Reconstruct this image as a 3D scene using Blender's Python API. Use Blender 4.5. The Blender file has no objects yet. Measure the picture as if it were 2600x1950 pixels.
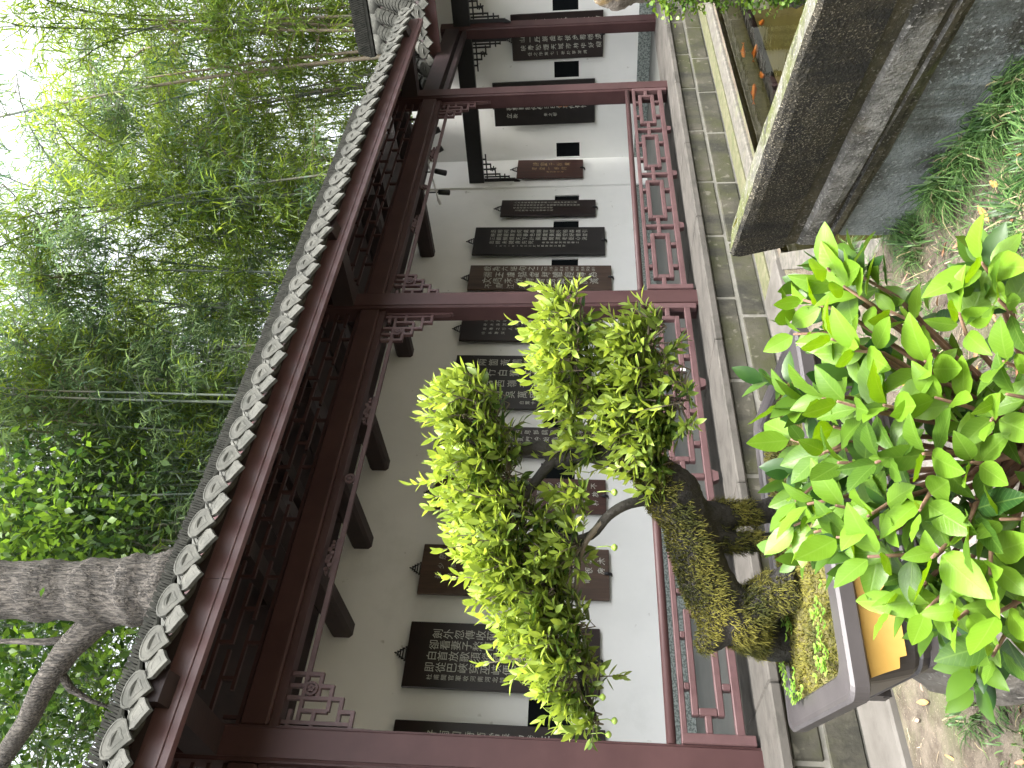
import bpy, math, random
import numpy as np
from mathutils import Vector, Matrix

random.seed(7); rng = np.random.default_rng(7)
R = math.radians
sc = bpy.context.scene
COL = sc.collection

# ------------------------------------------------------------------ camera, sky, sun, exposure
EYE = 1.40
FPX = 1960.0                                   # focal length in photograph pixels (2600 x 1950)
PITCH = math.atan(0.1)
YAW = math.atan(2155 / math.hypot(1960, 196))   # view heading, measured from the gallery's axis (+X)
cf = Vector((math.cos(YAW)*math.cos(PITCH), math.sin(YAW)*math.cos(PITCH), math.sin(PITCH)))
cr = Vector((math.sin(YAW), -math.cos(YAW), 0))
cu = cr.cross(cf)
cam_d = bpy.data.cameras.new('camera'); cam = bpy.data.objects.new('camera', cam_d); COL.objects.link(cam)
cam_d.sensor_fit = 'HORIZONTAL'; cam_d.sensor_width = 36; cam_d.lens = 36*FPX/2600
cam_d.clip_start = 0.05; cam_d.clip_end = 800
# the phone was held upright but the picture is stored on its side: world up points to the picture's left
M3 = Matrix((-cu, cr, -cf)).transposed()
cam.matrix_world = Matrix.Translation((0, 0, EYE)) @ M3.to_4x4()
sc.camera = cam

SUN_DIR = Vector((-0.10, -0.38, 0.92)).normalized()
world = bpy.data.worlds.new('World'); sc.world = world; world.use_nodes = True
nt = world.node_tree; bg = nt.nodes['Background']
sky = nt.nodes.new('ShaderNodeTexSky'); sky.sky_type = 'NISHITA'; sky.sun_disc = False
sky.sun_elevation = math.asin(SUN_DIR.z); sky.sun_rotation = math.atan2(SUN_DIR.x, SUN_DIR.y)
sky.air_density = 0.8; sky.dust_density = 6.0; sky.ozone_density = 0.6
hsv = nt.nodes.new('ShaderNodeHueSaturation'); hsv.inputs['Saturation'].default_value = 0.22   # overcast: the sky is nearly white
nt.links.new(sky.outputs[0], hsv.inputs['Color']); nt.links.new(hsv.outputs[0], bg.inputs[0]); bg.inputs[1].default_value = 0.15
sun_d = bpy.data.lights.new('sun', 'SUN'); sun_d.energy = 0.8; sun_d.angle = R(12); sun_d.color = (1, .96, .88)
sun = bpy.data.objects.new('sun', sun_d); COL.objects.link(sun)
sun.rotation_euler = (-SUN_DIR).to_track_quat('-Z', 'Y').to_euler()
sc.view_settings.view_transform = 'Standard'; sc.view_settings.look = 'None'
sc.view_settings.exposure = 2.6; sc.view_settings.gamma = 1.0
sc.view_settings.use_curve_mapping = False
sc.render.engine = 'CYCLES'
sc.cycles.max_bounces = 6; sc.cycles.diffuse_bounces = 3; sc.cycles.transparent_max_bounces = 12
sc.cycles.use_denoising = True; sc.cycles.use_adaptive_sampling = True; sc.cycles.adaptive_threshold = 0.02

# ------------------------------------------------------------------ helpers
def ray(u, v):
    d = cr*(u-975) + cu*(1300-v) + cf*FPX
    return d
def on_z(u, v, z):
    d = ray(u, v); return Vector((0, 0, EYE)) + d*((z-EYE)/d.z)
def at(u, v, depth):
    return Vector((0, 0, EYE)) + ray(u, v)*(depth/FPX)

class MB:
    def __init__(s): s.v = []; s.f = []; s.m = []
    def add(s, vs, fs, mi=0):
        b = len(s.v); s.v += [tuple(p) for p in vs]; s.f += [tuple(i+b for i in f) for f in fs]; s.m += [mi]*len(fs)
        return s
    def box(s, x0, x1, y0, y1, z0, z1, mi=0):
        return s.add([(x0,y0,z0),(x1,y0,z0),(x1,y1,z0),(x0,y1,z0),(x0,y0,z1),(x1,y0,z1),(x1,y1,z1),(x0,y1,z1)],
                     [(0,3,2,1),(4,5,6,7),(0,1,5,4),(1,2,6,5),(2,3,7,6),(3,0,4,7)], mi)
    def bev(s, x0, x1, y0, y1, z0, z1, c=.006, mi=0):
        # box with chamfered edges
        xs=(x0,x1); ys=(y0,y1); zs=(z0,z1); P={}
        vs=[]
        for i in (0,1):
            for j in (0,1):
                for k in (0,1):
                    sx=1-2*i; sy=1-2*j; sz=1-2*k
                    P[i,j,k]=len(vs)
                    vs += [(xs[i],ys[j]+c*sy,zs[k]+c*sz),(xs[i]+c*sx,ys[j],zs[k]+c*sz),(xs[i]+c*sx,ys[j]+c*sy,zs[k])]
        f=[]
        for i in (0,1):
            q=[P[i,0,0],P[i,1,0],P[i,1,1],P[i,0,1]]; f.append(tuple(q) if i else tuple(q[::-1]))
            q=[P[0,i,0]+1,P[1,i,0]+1,P[1,i,1]+1,P[0,i,1]+1]; f.append(tuple(q[::-1]) if i else tuple(q))
            q=[P[0,0,i]+2,P[1,0,i]+2,P[1,1,i]+2,P[0,1,i]+2]; f.append(tuple(q) if i else tuple(q[::-1]))
        for a in (0,1):
            for b in (0,1):
                f.append((P[0,a,b]+1,P[1,a,b]+1,P[1,a,b]+2,P[0,a,b]+2))
                f.append((P[a,0,b]+0,P[a,1,b]+0,P[a,1,b]+2,P[a,0,b]+2))
                f.append((P[a,b,0]+0,P[a,b,1]+0,P[a,b,1]+1,P[a,b,0]+1))
                for c2 in (0,1): f.append((P[a,b,c2],P[a,b,c2]+1,P[a,b,c2]+2))
        return s.add(vs,f,mi)
    def bar(s, p, q, w, h, up=(0,0,1), mi=0):
        p=Vector(p); q=Vector(q); d=(q-p).normalized(); up=Vector(up)
        if abs(d.dot(up))>.99: up=Vector((0,1,0))
        a=d.cross(up).normalized(); b=a.cross(d).normalized()
        vs=[]
        for c in (p,q):
            for i,j in ((-1,-1),(1,-1),(1,1),(-1,1)): vs.append(c+a*(i*w/2)+b*(j*h/2))
        return s.add(vs,[(0,1,2,3),(7,6,5,4),(0,4,5,1),(1,5,6,2),(2,6,7,3),(3,7,4,0)],mi)
    def tube(s, pts, rad, n=8, mi=0, cap=True, noise=0, sq=None):
        pts=[Vector(p) for p in pts]; N=len(pts)
        if not hasattr(rad,'__len__'): rad=[rad]*N
        a=None; rings=[]
        for i in range(N):
            d=(pts[min(i+1,N-1)]-pts[max(i-1,0)]).normalized()
            if a is None:
                a=d.cross(Vector((0,0,1)) if abs(d.z)<.9 else Vector((1,0,0))).normalized()
            a=(a-d*a.dot(d)).normalized(); b=d.cross(a)
            ring=[]
            for k in range(n):
                t=2*math.pi*k/n; r=rad[i]*(1+noise*(random.random()-.5))
                ring.append(pts[i]+a*(math.cos(t)*r)+b*(math.sin(t)*r))
            rings.append(ring)
        vs=[p for r_ in rings for p in r_]; f=[]
        for i in range(N-1):
            for k in range(n):
                f.append((i*n+k,i*n+(k+1)%n,(i+1)*n+(k+1)%n,(i+1)*n+k))
        if cap: f += [tuple(range(n))[::-1], tuple((N-1)*n+k for k in range(n))]
        return s.add(vs,f,mi)
    def prism(s, poly, axis_o, ax, ay, az, depth, mi=0):
        # polygon (a,b) in plane (ax,ay) extruded by depth along az
        o=Vector(axis_o); ax=Vector(ax); ay=Vector(ay); az=Vector(az); n=len(poly)
        vs=[o+ax*a+ay*b for a,b in poly]+[o+ax*a+ay*b+az*depth for a,b in poly]
        f=[tuple(range(n))[::-1],tuple(range(n,2*n))]+[(i,(i+1)%n,n+(i+1)%n,n+i) for i in range(n)]
        return s.add(vs,f,mi)
    def build(s, name, mats, parent=None, smooth=False, kind=None):
        me=bpy.data.meshes.new(name); me.from_pydata(s.v,[],s.f)
        if not isinstance(mats,(list,tuple)): mats=[mats]
        for m in mats: me.materials.append(m)
        if len(mats)>1: me.polygons.foreach_set('material_index',s.m)
        if smooth: me.polygons.foreach_set('use_smooth',[True]*len(me.polygons))
        me.update()
        return link(name,me,parent,kind)

def link(name, me, parent=None, kind=None):
    o=bpy.data.objects.new(name,me); COL.objects.link(o)
    if parent: o.parent=parent
    if kind: o['kind']=kind
    return o
def fix_normals(o):
    import bmesh
    bm=bmesh.new(); bm.from_mesh(o.data); bmesh.ops.recalc_face_normals(bm,faces=bm.faces); bm.to_mesh(o.data); bm.free()
    return o
def tag(o, label, cat, group=None):
    o['label']=label; o['category']=cat
    if group: o['group']=group
    return o
def empty(name, loc=(0,0,0), rz=0):
    o=bpy.data.objects.new(name,None); COL.objects.link(o); o.location=loc; o.rotation_euler=(0,0,rz); o.empty_display_size=.1
    return o
def put(name, me, parent, mat4):
    o=link(name,me,parent); o.matrix_local=mat4
    return o

def arr_mesh(name, V, F, mat, tone=None, smooth=False):
    me=bpy.data.meshes.new(name); V=np.asarray(V,dtype=np.float32); F=np.asarray(F,dtype=np.int32)
    me.vertices.add(len(V)); me.vertices.foreach_set('co',V.ravel())
    k=F.shape[1]; me.loops.add(F.size); me.loops.foreach_set('vertex_index',F.ravel())
    me.polygons.add(len(F)); me.polygons.foreach_set('loop_start',np.arange(0,F.size,k,dtype=np.int32))
    me.polygons.foreach_set('loop_total',np.full(len(F),k,dtype=np.int32))
    if smooth: me.polygons.foreach_set('use_smooth',np.ones(len(F),dtype=bool))
    me.update(calc_edges=True)
    if tone is not None:
        a=me.attributes.new('tone','FLOAT','POINT'); a.data.foreach_set('value',np.asarray(tone,dtype=np.float32))
    me.materials.append(mat); me.validate()
    return me
def instance(base_v, base_f, org, frames, scale):
    # org (N,3), frames (N,3,3) rows = local x,y,z axes, scale (N,)
    base_v=np.asarray(base_v); base_f=np.asarray(base_f); N=len(org); nv=len(base_v)
    V=np.einsum('vk,nkj->nvj',base_v,frames)*np.asarray(scale)[:,None,None]+np.asarray(org)[:,None,:]
    F=base_f[None]+(np.arange(N)*nv)[:,None,None]
    return V.reshape(-1,3), F.reshape(-1,base_f.shape[1])
def frames_from(d, up):
    # local y along d, z near up
    d=np.asarray(d,float); d/=np.linalg.norm(d,axis=1,keepdims=True)+1e-9
    x=np.cross(d,up); nx=np.linalg.norm(x,axis=1,keepdims=True); x=np.where(nx>1e-4,x/(nx+1e-9),np.array([[1.,0,0]]))
    z=np.cross(x,d)
    return np.stack([x,d,z],1)
def leaf_geom(n=4, wmax=.42, fold=.25, curl=.15, pos=.4, tipw=1.0):
    # unit-length leaf along +y, folded along the midrib; returns quads
    vs=[]; fs=[]
    for i in range(n+1):
        t=i/n
        w=wmax*.5*(math.sin(math.pi*min(1,t**(math.log(.5)/math.log(pos))))**.8)*(1 if t<1 else 0)
        if t in (0,1): w=.012
        z=-curl*t*t
        vs += [(-w,t,z+fold*w),(0,t,z),(w,t,z+fold*w)]
    for i in range(n):
        a=3*i
        fs += [(a,a+1,a+4,a+3),(a+1,a+2,a+5,a+4)]
    return np.array(vs), np.array(fs)

# ------------------------------------------------------------------ materials
def new_mat(name):
    m=bpy.data.materials.new(name); m.use_nodes=True
    return m, m.node_tree.nodes, m.node_tree.links, m.node_tree.nodes['Principled BSDF']
def mix_col(N, L, fac, a, b):
    x=N.new('ShaderNodeMix'); x.data_type='RGBA'
    for i,val in ((6,a),(7,b)):
        if isinstance(val,tuple): x.inputs[i].default_value=(*val,1)
        else: L.new(val,x.inputs[i])
    if isinstance(fac,(int,float)): x.inputs[0].default_value=fac
    else: L.new(fac,x.inputs[0])
    return x.outputs[2]
def noise(N, L, scale, detail=5, rough=.6, vec=None, stretch=None, dist=0):
    n=N.new('ShaderNodeTexNoise'); n.inputs['Scale'].default_value=scale; n.inputs['Detail'].default_value=detail
    n.inputs['Roughness'].default_value=rough; n.inputs['Distortion'].default_value=dist
    if vec is None:
        g=N.new('ShaderNodeNewGeometry'); vec=g.outputs['Position']
    if stretch:
        mp=N.new('ShaderNodeMapping'); mp.inputs['Scale'].default_value=stretch; L.new(vec,mp.inputs[0]); vec=mp.outputs[0]
    L.new(vec,n.inputs['Vector'])
    return n.outputs[0]
def ramp(N, L, src, a, b):
    r=N.new('ShaderNodeMapRange'); r.clamp=True
    r.inputs[1].default_value=a; r.inputs[2].default_value=b
    L.new(src,r.inputs[0]); return r.outputs[0]
def bump(N, L, bsdf, src, strength=.3, dist=.02):
    b=N.new('ShaderNodeBump'); b.inputs['Strength'].default_value=strength; b.inputs['Distance'].default_value=dist
    L.new(src,b.inputs['Height']); L.new(b.outputs[0],bsdf.inputs['Normal'])
def surf(name, c1, c2, scale=6, rough=.6, lo=.35, hi=.65, c3=None, s3=2, lo3=.55, hi3=.7, bs=.2, bscale=40, stretch=None, bd=.01, spec=.5, c4=None, s4=60, lo4=.6, hi4=.7, c5=None, s5=6, st5=(1,1,.15), lo5=.5, hi5=.66):
    m,N,L,B=new_mat(name)
    col=mix_col(N,L,ramp(N,L,noise(N,L,scale,stretch=stretch),lo,hi),c1,c2)
    if c3: col=mix_col(N,L,ramp(N,L,noise(N,L,s3,6,.65),lo3,hi3),col,c3)
    if c4: col=mix_col(N,L,ramp(N,L,noise(N,L,s4,2,.5),lo4,hi4),col,c4)
    if c5: col=mix_col(N,L,ramp(N,L,noise(N,L,s5,6,.7,stretch=st5),lo5,hi5),col,c5)
    L.new(col,B.inputs['Base Color']); B.inputs['Roughness'].default_value=rough
    B.inputs['Specular IOR Level'].default_value=spec
    if bs: bump(N,L,B,noise(N,L,bscale,4,.6,stretch=stretch),bs,bd)
    return m
def leaf_mat(name, c_dark, c_light, trans=.45, obj=False, rough=.4, c_odd=None, tr_gain=1.3, veins=False):
    m,N,L,B=new_mat(name)
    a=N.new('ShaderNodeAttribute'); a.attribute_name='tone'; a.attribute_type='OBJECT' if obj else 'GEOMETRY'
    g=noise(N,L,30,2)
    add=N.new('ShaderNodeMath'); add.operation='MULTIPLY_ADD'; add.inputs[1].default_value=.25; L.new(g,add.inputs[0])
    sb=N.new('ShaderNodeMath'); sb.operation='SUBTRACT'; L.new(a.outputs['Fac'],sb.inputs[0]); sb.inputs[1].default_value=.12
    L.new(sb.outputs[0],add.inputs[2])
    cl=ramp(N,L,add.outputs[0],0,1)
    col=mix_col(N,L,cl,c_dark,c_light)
    if c_odd: col=mix_col(N,L,ramp(N,L,a.outputs['Fac'],1.05,1.06),col,c_odd)
    L.new(col,B.inputs['Base Color']); B.inputs['Roughness'].default_value=rough
    B.inputs['Specular IOR Level'].default_value=.35
    if veins:
        tc=N.new('ShaderNodeTexCoord'); sx=N.new('ShaderNodeSeparateXYZ'); L.new(tc.outputs['Object'],sx.inputs[0])
        def M(op,a,b=None,c=None):
            q=N.new('ShaderNodeMath'); q.operation=op
            for i,val in enumerate((a,b,c)):
                if val is None: continue
                if isinstance(val,(int,float)): q.inputs[i].default_value=val
                else: L.new(val,q.inputs[i])
            return q.outputs[0]
        ax=M('ABSOLUTE',sx.outputs[0]); mid=ramp(N,L,ax,.022,.006)
        ph=M('MULTIPLY',M('SUBTRACT',sx.outputs[1],M('MULTIPLY',ax,.9)),62.0); vn=ramp(N,L,M('SINE',ph),.80,1.0)
        both=M('MAXIMUM',mid,M('MULTIPLY',vn,.45))
        col=mix_col(N,L,M('MULTIPLY',both,.18),col,(.28,.42,.10))
        L.new(col,B.inputs['Base Color'])
        bb=N.new('ShaderNodeBump'); bb.inputs['Strength'].default_value=.18; bb.inputs['Distance'].default_value=.002; bb.invert=True
        L.new(both,bb.inputs['Height']); L.new(bb.outputs[0],B.inputs['Normal'])
    t=N.new('ShaderNodeBsdfTranslucent')
    hs=N.new('ShaderNodeHueSaturation'); hs.inputs['Value'].default_value=tr_gain; hs.inputs['Hue'].default_value=.485; hs.inputs['Saturation'].default_value=1.1
    L.new(col,hs.inputs['Color']); L.new(hs.outputs[0],t.inputs[0])
    mx=N.new('ShaderNodeMixShader'); mx.inputs[0].default_value=trans
    L.new(B.outputs[0],mx.inputs[1]); L.new(t.outputs[0],mx.inputs[2])
    L.new(mx.outputs[0],N['Material Output'].inputs[0])
    return m

WOOD=surf('maroon_paint',(.046,.0215,.0215),(.058,.028,.028),5,.5,spec=.28,stretch=(1,1,1),c3=(.040,.017,.018),s3=1.5,bs=.08,bscale=25,bd=.004)
WOODL=surf('maroon_lattice',(.070,.035,.036),(.090,.047,.048),9,.5,c3=(.056,.024,.026),s3=3,bs=.08,bscale=40,bd=.003)
WOODD=surf('dark_beam',(.020,.012,.013),(.032,.018,.018),5,.6,bs=.1)
FASC=surf('fascia_paint',(.108,.056,.056),(.135,.072,.072),4,.4,c3=(.085,.040,.041),s3=2.2,bs=.05)
PLASTER=surf('plaster',(.83,.835,.81),(.77,.78,.755),1.2,.8,c3=(.68,.69,.66),s3=.9,lo3=.6,hi3=.8,bs=.05,bscale=15,c4=(.5,.5,.46),s4=9,lo4=.72,hi4=.8)
GRANITE=surf('granite',(.10,.12,.11),(.26,.29,.27),45,.5,.46,.54,bs=0)
FLOORM=surf('floor_stone',(.085,.09,.083),(.115,.118,.108),3,.55,bs=.05)
LEDGE=surf('ledge_stone',(.060,.055,.048),(.085,.078,.068),6,.85,c5=(.040,.037,.031),s5=9,st5=(.3,1,1),lo5=.5,hi5=.64,c3=(.030,.027,.022),s3=3,lo3=.54,hi3=.70,bs=.25,bscale=60,bd=.004)
BLOCK=surf('plinth_stone',(.034,.032,.022),(.062,.057,.042),4,.8,c5=(.016,.016,.011),s5=3,st5=(1,1,.4),lo5=.5,hi5=.64,c3=(.034,.036,.012),s3=2.8,lo3=.42,hi3=.60,bs=.5,bscale=35,bd=.008,c4=(.10,.095,.072),s4=14,lo4=.62,hi4=.7)
MORTAR=surf('mortar',(.17,.165,.145),(.12,.117,.098),12,.9,bs=.3)
APRON=surf('apron_concrete',(.085,.078,.068),(.115,.107,.095),5,.8,c3=(.045,.042,.032),s3=1.6,bs=.3,bscale=50,bd=.004)
CURB=surf('curb_concrete',(.07,.066,.055),(.14,.13,.11),18,.85,c3=(.12,.12,.08),s3=6,bs=.5,bscale=60)
MOSSY=surf('mossy_concrete',(.07,.075,.032),(.12,.115,.065),14,.9,c3=(.07,.08,.03),s3=5,bs=.6,bscale=60)
TILE=surf('grey_tile',(.038,.039,.032),(.072,.072,.060),11,.85,c3=(.022,.024,.017),s3=6,lo3=.5,hi3=.65,bs=.35,bscale=70,bd=.004)
TILED=surf('ridge_tile',(.016,.017,.014),(.034,.034,.029),14,.95,spec=.15,c3=(.042,.044,.035),s3=4,bs=.4,bscale=60,bd=.005)
BDARK=surf('lacquer_black',(.006,.0045,.0045),(.010,.007,.007),8,.35,bs=.03)
BMAR=surf('lacquer_dark_red',(.010,.0045,.0045),(.017,.0075,.007),8,.35,bs=.03)
BBRN=surf('board_brown',(.046,.026,.018),(.088,.052,.034),2.2,.45,stretch=(9,9,.7),bs=.06,bscale=30)
BRED=surf('board_red_brown',(.035,.011,.008),(.065,.022,.015),2.2,.4,stretch=(9,9,.7),bs=.05)
INK=surf('letter_white',(.45,.45,.40),(.52,.52,.46),20,.7,bs=0)
GOLD=surf('letter_gold',(.30,.22,.12),(.38,.28,.15),20,.6,bs=0)
SEAL=surf('seal_orange',(.35,.13,.05),(.4,.16,.06),20,.6,bs=0)
BLACKM=surf('metal_and_silhouette_black',(.006,.006,.008),(.011,.011,.013),20,.45,bs=0)
GLASS=surf('dark_pane',(.002,.004,.005),(.004,.006,.007),3,.7,bs=0,spec=.1)
WHITEP=surf('white_paint',(.75,.75,.74),(.7,.7,.69),20,.5,bs=0)
BARK=surf('grey_bark',(.030,.027,.023),(.155,.138,.118),10,.95,.40,.60,c3=(.075,.068,.058),s3=3,bs=1,bscale=12,stretch=(4,4,.55),bd=.12)
CULM=surf('bamboo_culm',(.07,.10,.08),(.16,.19,.15),1.2,.5,c3=(.20,.16,.11),s3=.35,lo3=.5,hi3=.62,bs=0)
BLEAF=leaf_mat('bamboo_leaf',(.050,.098,.060),(.17,.25,.09),.52,tr_gain=1.6)  # paler, bluer leaf colour stands in for haze over the grove
FLEAF=leaf_mat('tree_leaf',(.025,.062,.014),(.14,.25,.04),.45,tr_gain=1.5)
BLEAF2=leaf_mat('bamboo_leaf_lit',(.055,.115,.030),(.25,.34,.055),.5,tr_gain=1.5)  # lighter copy of the bamboo leaf paints bright light on right-hand clumps

# ------------------------------------------------------------------ gallery: plan numbers (metres)
ZF=.47; YC=4.60; YW=7.08; XS=(1.35,5.15,8.99); XEND=11.58
D2=Vector((.16,-.987,0)).normalized()           # heading of the second wing
H2=Vector((.987,.16,0)).normalized()
P2=Vector((11.57,7.08,0))                       # start of the second wing's wall

def tile_mesh(w, ln, rise, th=.013, n=6):
    mb=MB(); top=[]; bot=[]
    for i in range(n+1):
        t=i/n*2-1; x=t*w/2; z=rise*(1-t*t)
        top.append((x,z+th)); bot.append((x,z))
    vs=[]
    for y in (0,ln):
        vs += [(x,y,z) for x,z in top]+[(x,y,z) for x,z in bot]
    k=n+1; f=[]
    for i in range(n):
        f += [(i,i+1,2*k+i+1,2*k+i),(k+i+1,k+i,3*k+i,3*k+i+1),(i+1,i,k+i,k+i+1)]
    f += [(0,2*k,3*k,k),(n,k+n,3*k+n,2*k+n)]
    mb.add(vs,f)
    return mb
def shield_poly(w,h):
    pts=[]
    for i in range(9):
        t=math.pi*i/8; pts.append((math.cos(t)*w/2, .30*h*math.sin(t)+.10*h))
    pts += [(-.47*w,-.10*h),(-.36*w,-.20*h),(-.24*w,-.30*h),(-.13*w,-.42*h),(0,-.58*h),(.13*w,-.42*h),(.24*w,-.30*h),(.36*w,-.20*h),(.47*w,-.10*h)]
    return pts
def shield_mesh(name,w,h,tilt):
    # plate hanging in front of a tile end: raised rim, sunk field and a raised cloud motif
    P=shield_poly(w,h); n=len(P); mb=MB()
    def ring(s,y,dz=0): return [(a*s,y,b*s+dz) for a,b in P]
    r=[ring(1,.020),ring(1,-.001),ring(.90,-.0022),ring(.85,.0004),ring(.55,.0004),ring(.50,-.0012),ring(.40,-.0012),ring(.36,.0002)]
    vs=[p for q in r for p in q]; f=[]
    for k in range(len(r)-1):
        for i in range(n): f.append((k*n+i,k*n+(i+1)%n,(k+1)*n+(i+1)%n,(k+1)*n+i))
    f.append(tuple((len(r)-1)*n+i for i in range(n))); f.append(tuple(range(n))[::-1])
    mb.add(vs,f)
    M=Matrix.Rotation(tilt,4,'X')
    me=bpy.data.meshes.new(name); me.from_pydata([M@Vector(v) for v in mb.v],[],mb.f); me.materials.append(TILE)
    me.update(); return me

def make_gallery():
    G=empty('covered_gallery',(0,0,0))
    tag(G,'long roofed garden gallery with maroon columns, white back wall and grey tiled eaves','building')
    X0=-1.2
    # ---- plinth with stone blocks and ledge slabs
    core=MB(); core.box(X0,10.9,4.136,7.4,-.1,ZF-.065); core.box(10.2,14.5,.5,4.166,-.1,ZF-.066)
    plinth=core.build('plinth',MORTAR,G)
    for row,(z0,z1,off) in enumerate(((.250,ZF-.064,0.),(.045,.232,.43))):
        x=X0-off
        while x<10.8:
            w=.80+.14*random.random(); a=x+.009; b=min(x+w-.010,10.88)
            if b-a>.1:
                d=.006*random.random()
                MB().bev(a,b,4.125+d,4.3,z0+.004*random.random(),z1,.012).build('stone_block',BLOCK,plinth)
            x+=w
    x=X0
    while x<10.9:
        w=1.15+.4*random.random()
        MB().bev(x+.002,min(x+w,10.92)-.003,4.09+.006*random.random(),4.93,ZF-.06,ZF,.010).build('ledge_slab',LEDGE,plinth)
        x+=w
    MB().box(10.93,14.5,.5,4.93,ZF-.06,ZF-.002).build('wing_slab',LEDGE,plinth)
    MB().box(X0,14,4.935,7.4,ZF-.05,ZF-.004).build('floor',FLOORM,G)
    # ---- back wall with small windows
    wx=[(.52,.765),(1.50,1.745),(2.36,2.605),(3.29,3.535),(4.22,4.465),(5.02,5.265),(5.73,5.975),(8.70,8.945),(9.635,9.88),(10.315,10.56)]
    w=MB(); z0,z1,z2,z3=ZF,1.56,1.945,4.22
    w.box(X0,10.78,YW,YW+.22,z0,z1); w.box(X0,10.78,YW,YW+.22,z2,z3)
    xs=[X0]+[v for a in wx for v in a]+[10.78]
    for i in range(0,len(xs),2): w.box(xs[i],xs[i+1],YW,YW+.22,z1,z2)
    w.box(10.78,11.62,YW-.035,YW+.22,z0,z3)
    wall=w.build('wall',PLASTER,G)
    def window(o,ax,nrm,parent):
        m=MB(); ax=Vector(ax); n=Vector(nrm); o=Vector(o)
        m.prism([(0,0),(.245,0),(.245,.385),(0,.385)],o+n*.022,ax,(0,0,1),n,.02,0)
        return m.build('window',GLASS,parent)
    for a,b in wx: window((a,YW,1.56),(1,0,0),(0,1,0),wall)
    # second wing's wall
    wl=MB(); L2=7.0; segs=[(.0,.065),(.310,1.36),(1.605,2.335),(2.58,L2)]; hol=[(.065,.310),(1.36,1.605),(2.335,2.58)]
    def q2(t,off): return P2+D2*t+H2*off
    def slab2(t0,t1,za,zb,m=wl,o0=0,o1=.2):
        m.add([q2(t0,o0)+Vector((0,0,za)),q2(t1,o0)+Vector((0,0,za)),q2(t1,o1)+Vector((0,0,za)),q2(t0,o1)+Vector((0,0,za)),
               q2(t0,o0)+Vector((0,0,zb)),q2(t1,o0)+Vector((0,0,zb)),q2(t1,o1)+Vector((0,0,zb)),q2(t0,o1)+Vector((0,0,zb))],
              [(0,3,2,1),(4,5,6,7),(0,1,5,4),(1,2,6,5),(2,3,7,6),(3,0,4,7)])
    slab2(0,L2,ZF,z1); slab2(0,L2,z2,4.3)
    for a,b in segs: slab2(a,b,z1,z2)
    wall2=wl.build('wall',PLASTER,G)
    for a,b in hol: window(q2(a,0)+Vector((0,0,1.56)),D2,H2,wall2)
    # granite skirting
    sk=MB(); sk.box(X0,10.78,YW-.012,YW+.01,ZF,.725); sk.build('skirting',GRANITE,G)
    sk=MB(); slab2(0.02,L2,ZF,.66,sk,-.012,.01); sk.build('skirting',GRANITE,G)
    # ---- columns: square with chamfered, grooved corners
    def column(x,y,h,ang=0,s=.20,mat=WOOD):
        c=.022; P=[(-s/2,-s/2+c),(-s/2+c*.45,-s/2+c),(-s/2+c,-s/2+c*.45),(-s/2+c,-s/2)]
        poly=[]
        for k in range(4):
            a=k*math.pi/2
            for px,py in P: poly.append((px*math.cos(a)-py*math.sin(a),px*math.sin(a)+py*math.cos(a)))
        m=MB(); R_=Matrix.Rotation(ang,3,'Z')
        m.prism(poly,(x,y,ZF-.003),R_@Vector((1,0,0)),R_@Vector((0,1,0)),(0,0,1),h-ZF)
        # small foot swelling where the paint is built up
        return fix_normals(m.build('column',mat,G))
    for x in XS: column(x,YC,3.86)
    column(-1.15,YC,3.86)
    column(11.31,4.75,3.55,-math.asin(.16),.18)
    # ---- architraves, lintel rails and hanging lattices per bay
    def bay(xa,xb,railing=True):
        m=MB(); m.bev(xa,xb,YC-.075,YC+.075,3.264,3.435,.012); m.build('architrave',WOOD,G)
        m=MB(); m.box(xa,xb,YC-.045,YC+.045,3.212,3.262); m.build('lintel_rail',WOOD,G)
        hl=MB(); hl.bar((xa+.30,YC,3.115),(xb-.30,YC,3.115),.026,.03); hang=hl.build('hanging_lattice',WOODL,G)
        for s,xe in ((1,xa),(-1,xb)):
            b=MB(); y=YC
            def V(dx,za,zb): b.box(min(xe+s*dx-.0115,xe+s*dx+.0115),max(xe+s*dx-.0115,xe+s*dx+.0115),y-.016,y+.016,zb,za)
            def Hh(z,da,db): 
                a_,b_=sorted((xe+s*da,xe+s*db)); b.box(a_,b_,y-.0148,y+.0148,z-.0115,z+.0115)
            V(.335,3.21,3.014); V(.262,3.21,3.106); V(.262,3.036,2.934); V(.189,3.21,2.859); V(.115,3.12,2.945); V(.115,2.87,2.779)
            V(.045,3.21,2.80)
            Hh(3.115,.045,.335); Hh(3.025,.189,.345); Hh(3.025,.0,.115); Hh(2.945,.115,.272); Hh(2.87,.045,.199); Hh(2.79,.012,.126); Hh(3.17,.0,.12)
            b.box(*sorted((xe+s*.001,xe+s*.024)),y-.02,y+.02,2.70,3.21)
            b.prism([(0,0),(.024,0),(.02,-.05),(.01,-.07),(.018,-.085),(.004,-.10),(0,-.08)],(xe,y-.018,2.70),(s,0,0),(0,0,1),(0,1,0),.036)
            b.build('corner_bracket',WOODL,hang)
            r=MB(); cx=xe+s*.243; cz=3.072
            for k in range(16):
                a0=2*math.pi*k/16; a1=2*math.pi*(k+1)/16
                r.bar((cx+.036*math.cos(a0),y-.012,cz+.036*math.sin(a0)),(cx+.036*math.cos(a1),y-.012,cz+.036*math.sin(a1)),.016,.03,(0,1,0))
            for k in range(5):
                a0=2*math.pi*k/5; r.tube([(cx+.014*math.cos(a0),y-.03,cz+.014*math.sin(a0)),(cx+.014*math.cos(a0),y+.02,cz+.014*math.sin(a0))],.011,6)
            r.build('rosette',WOODL,hang)
        xm=(xa+xb)/2
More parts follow.
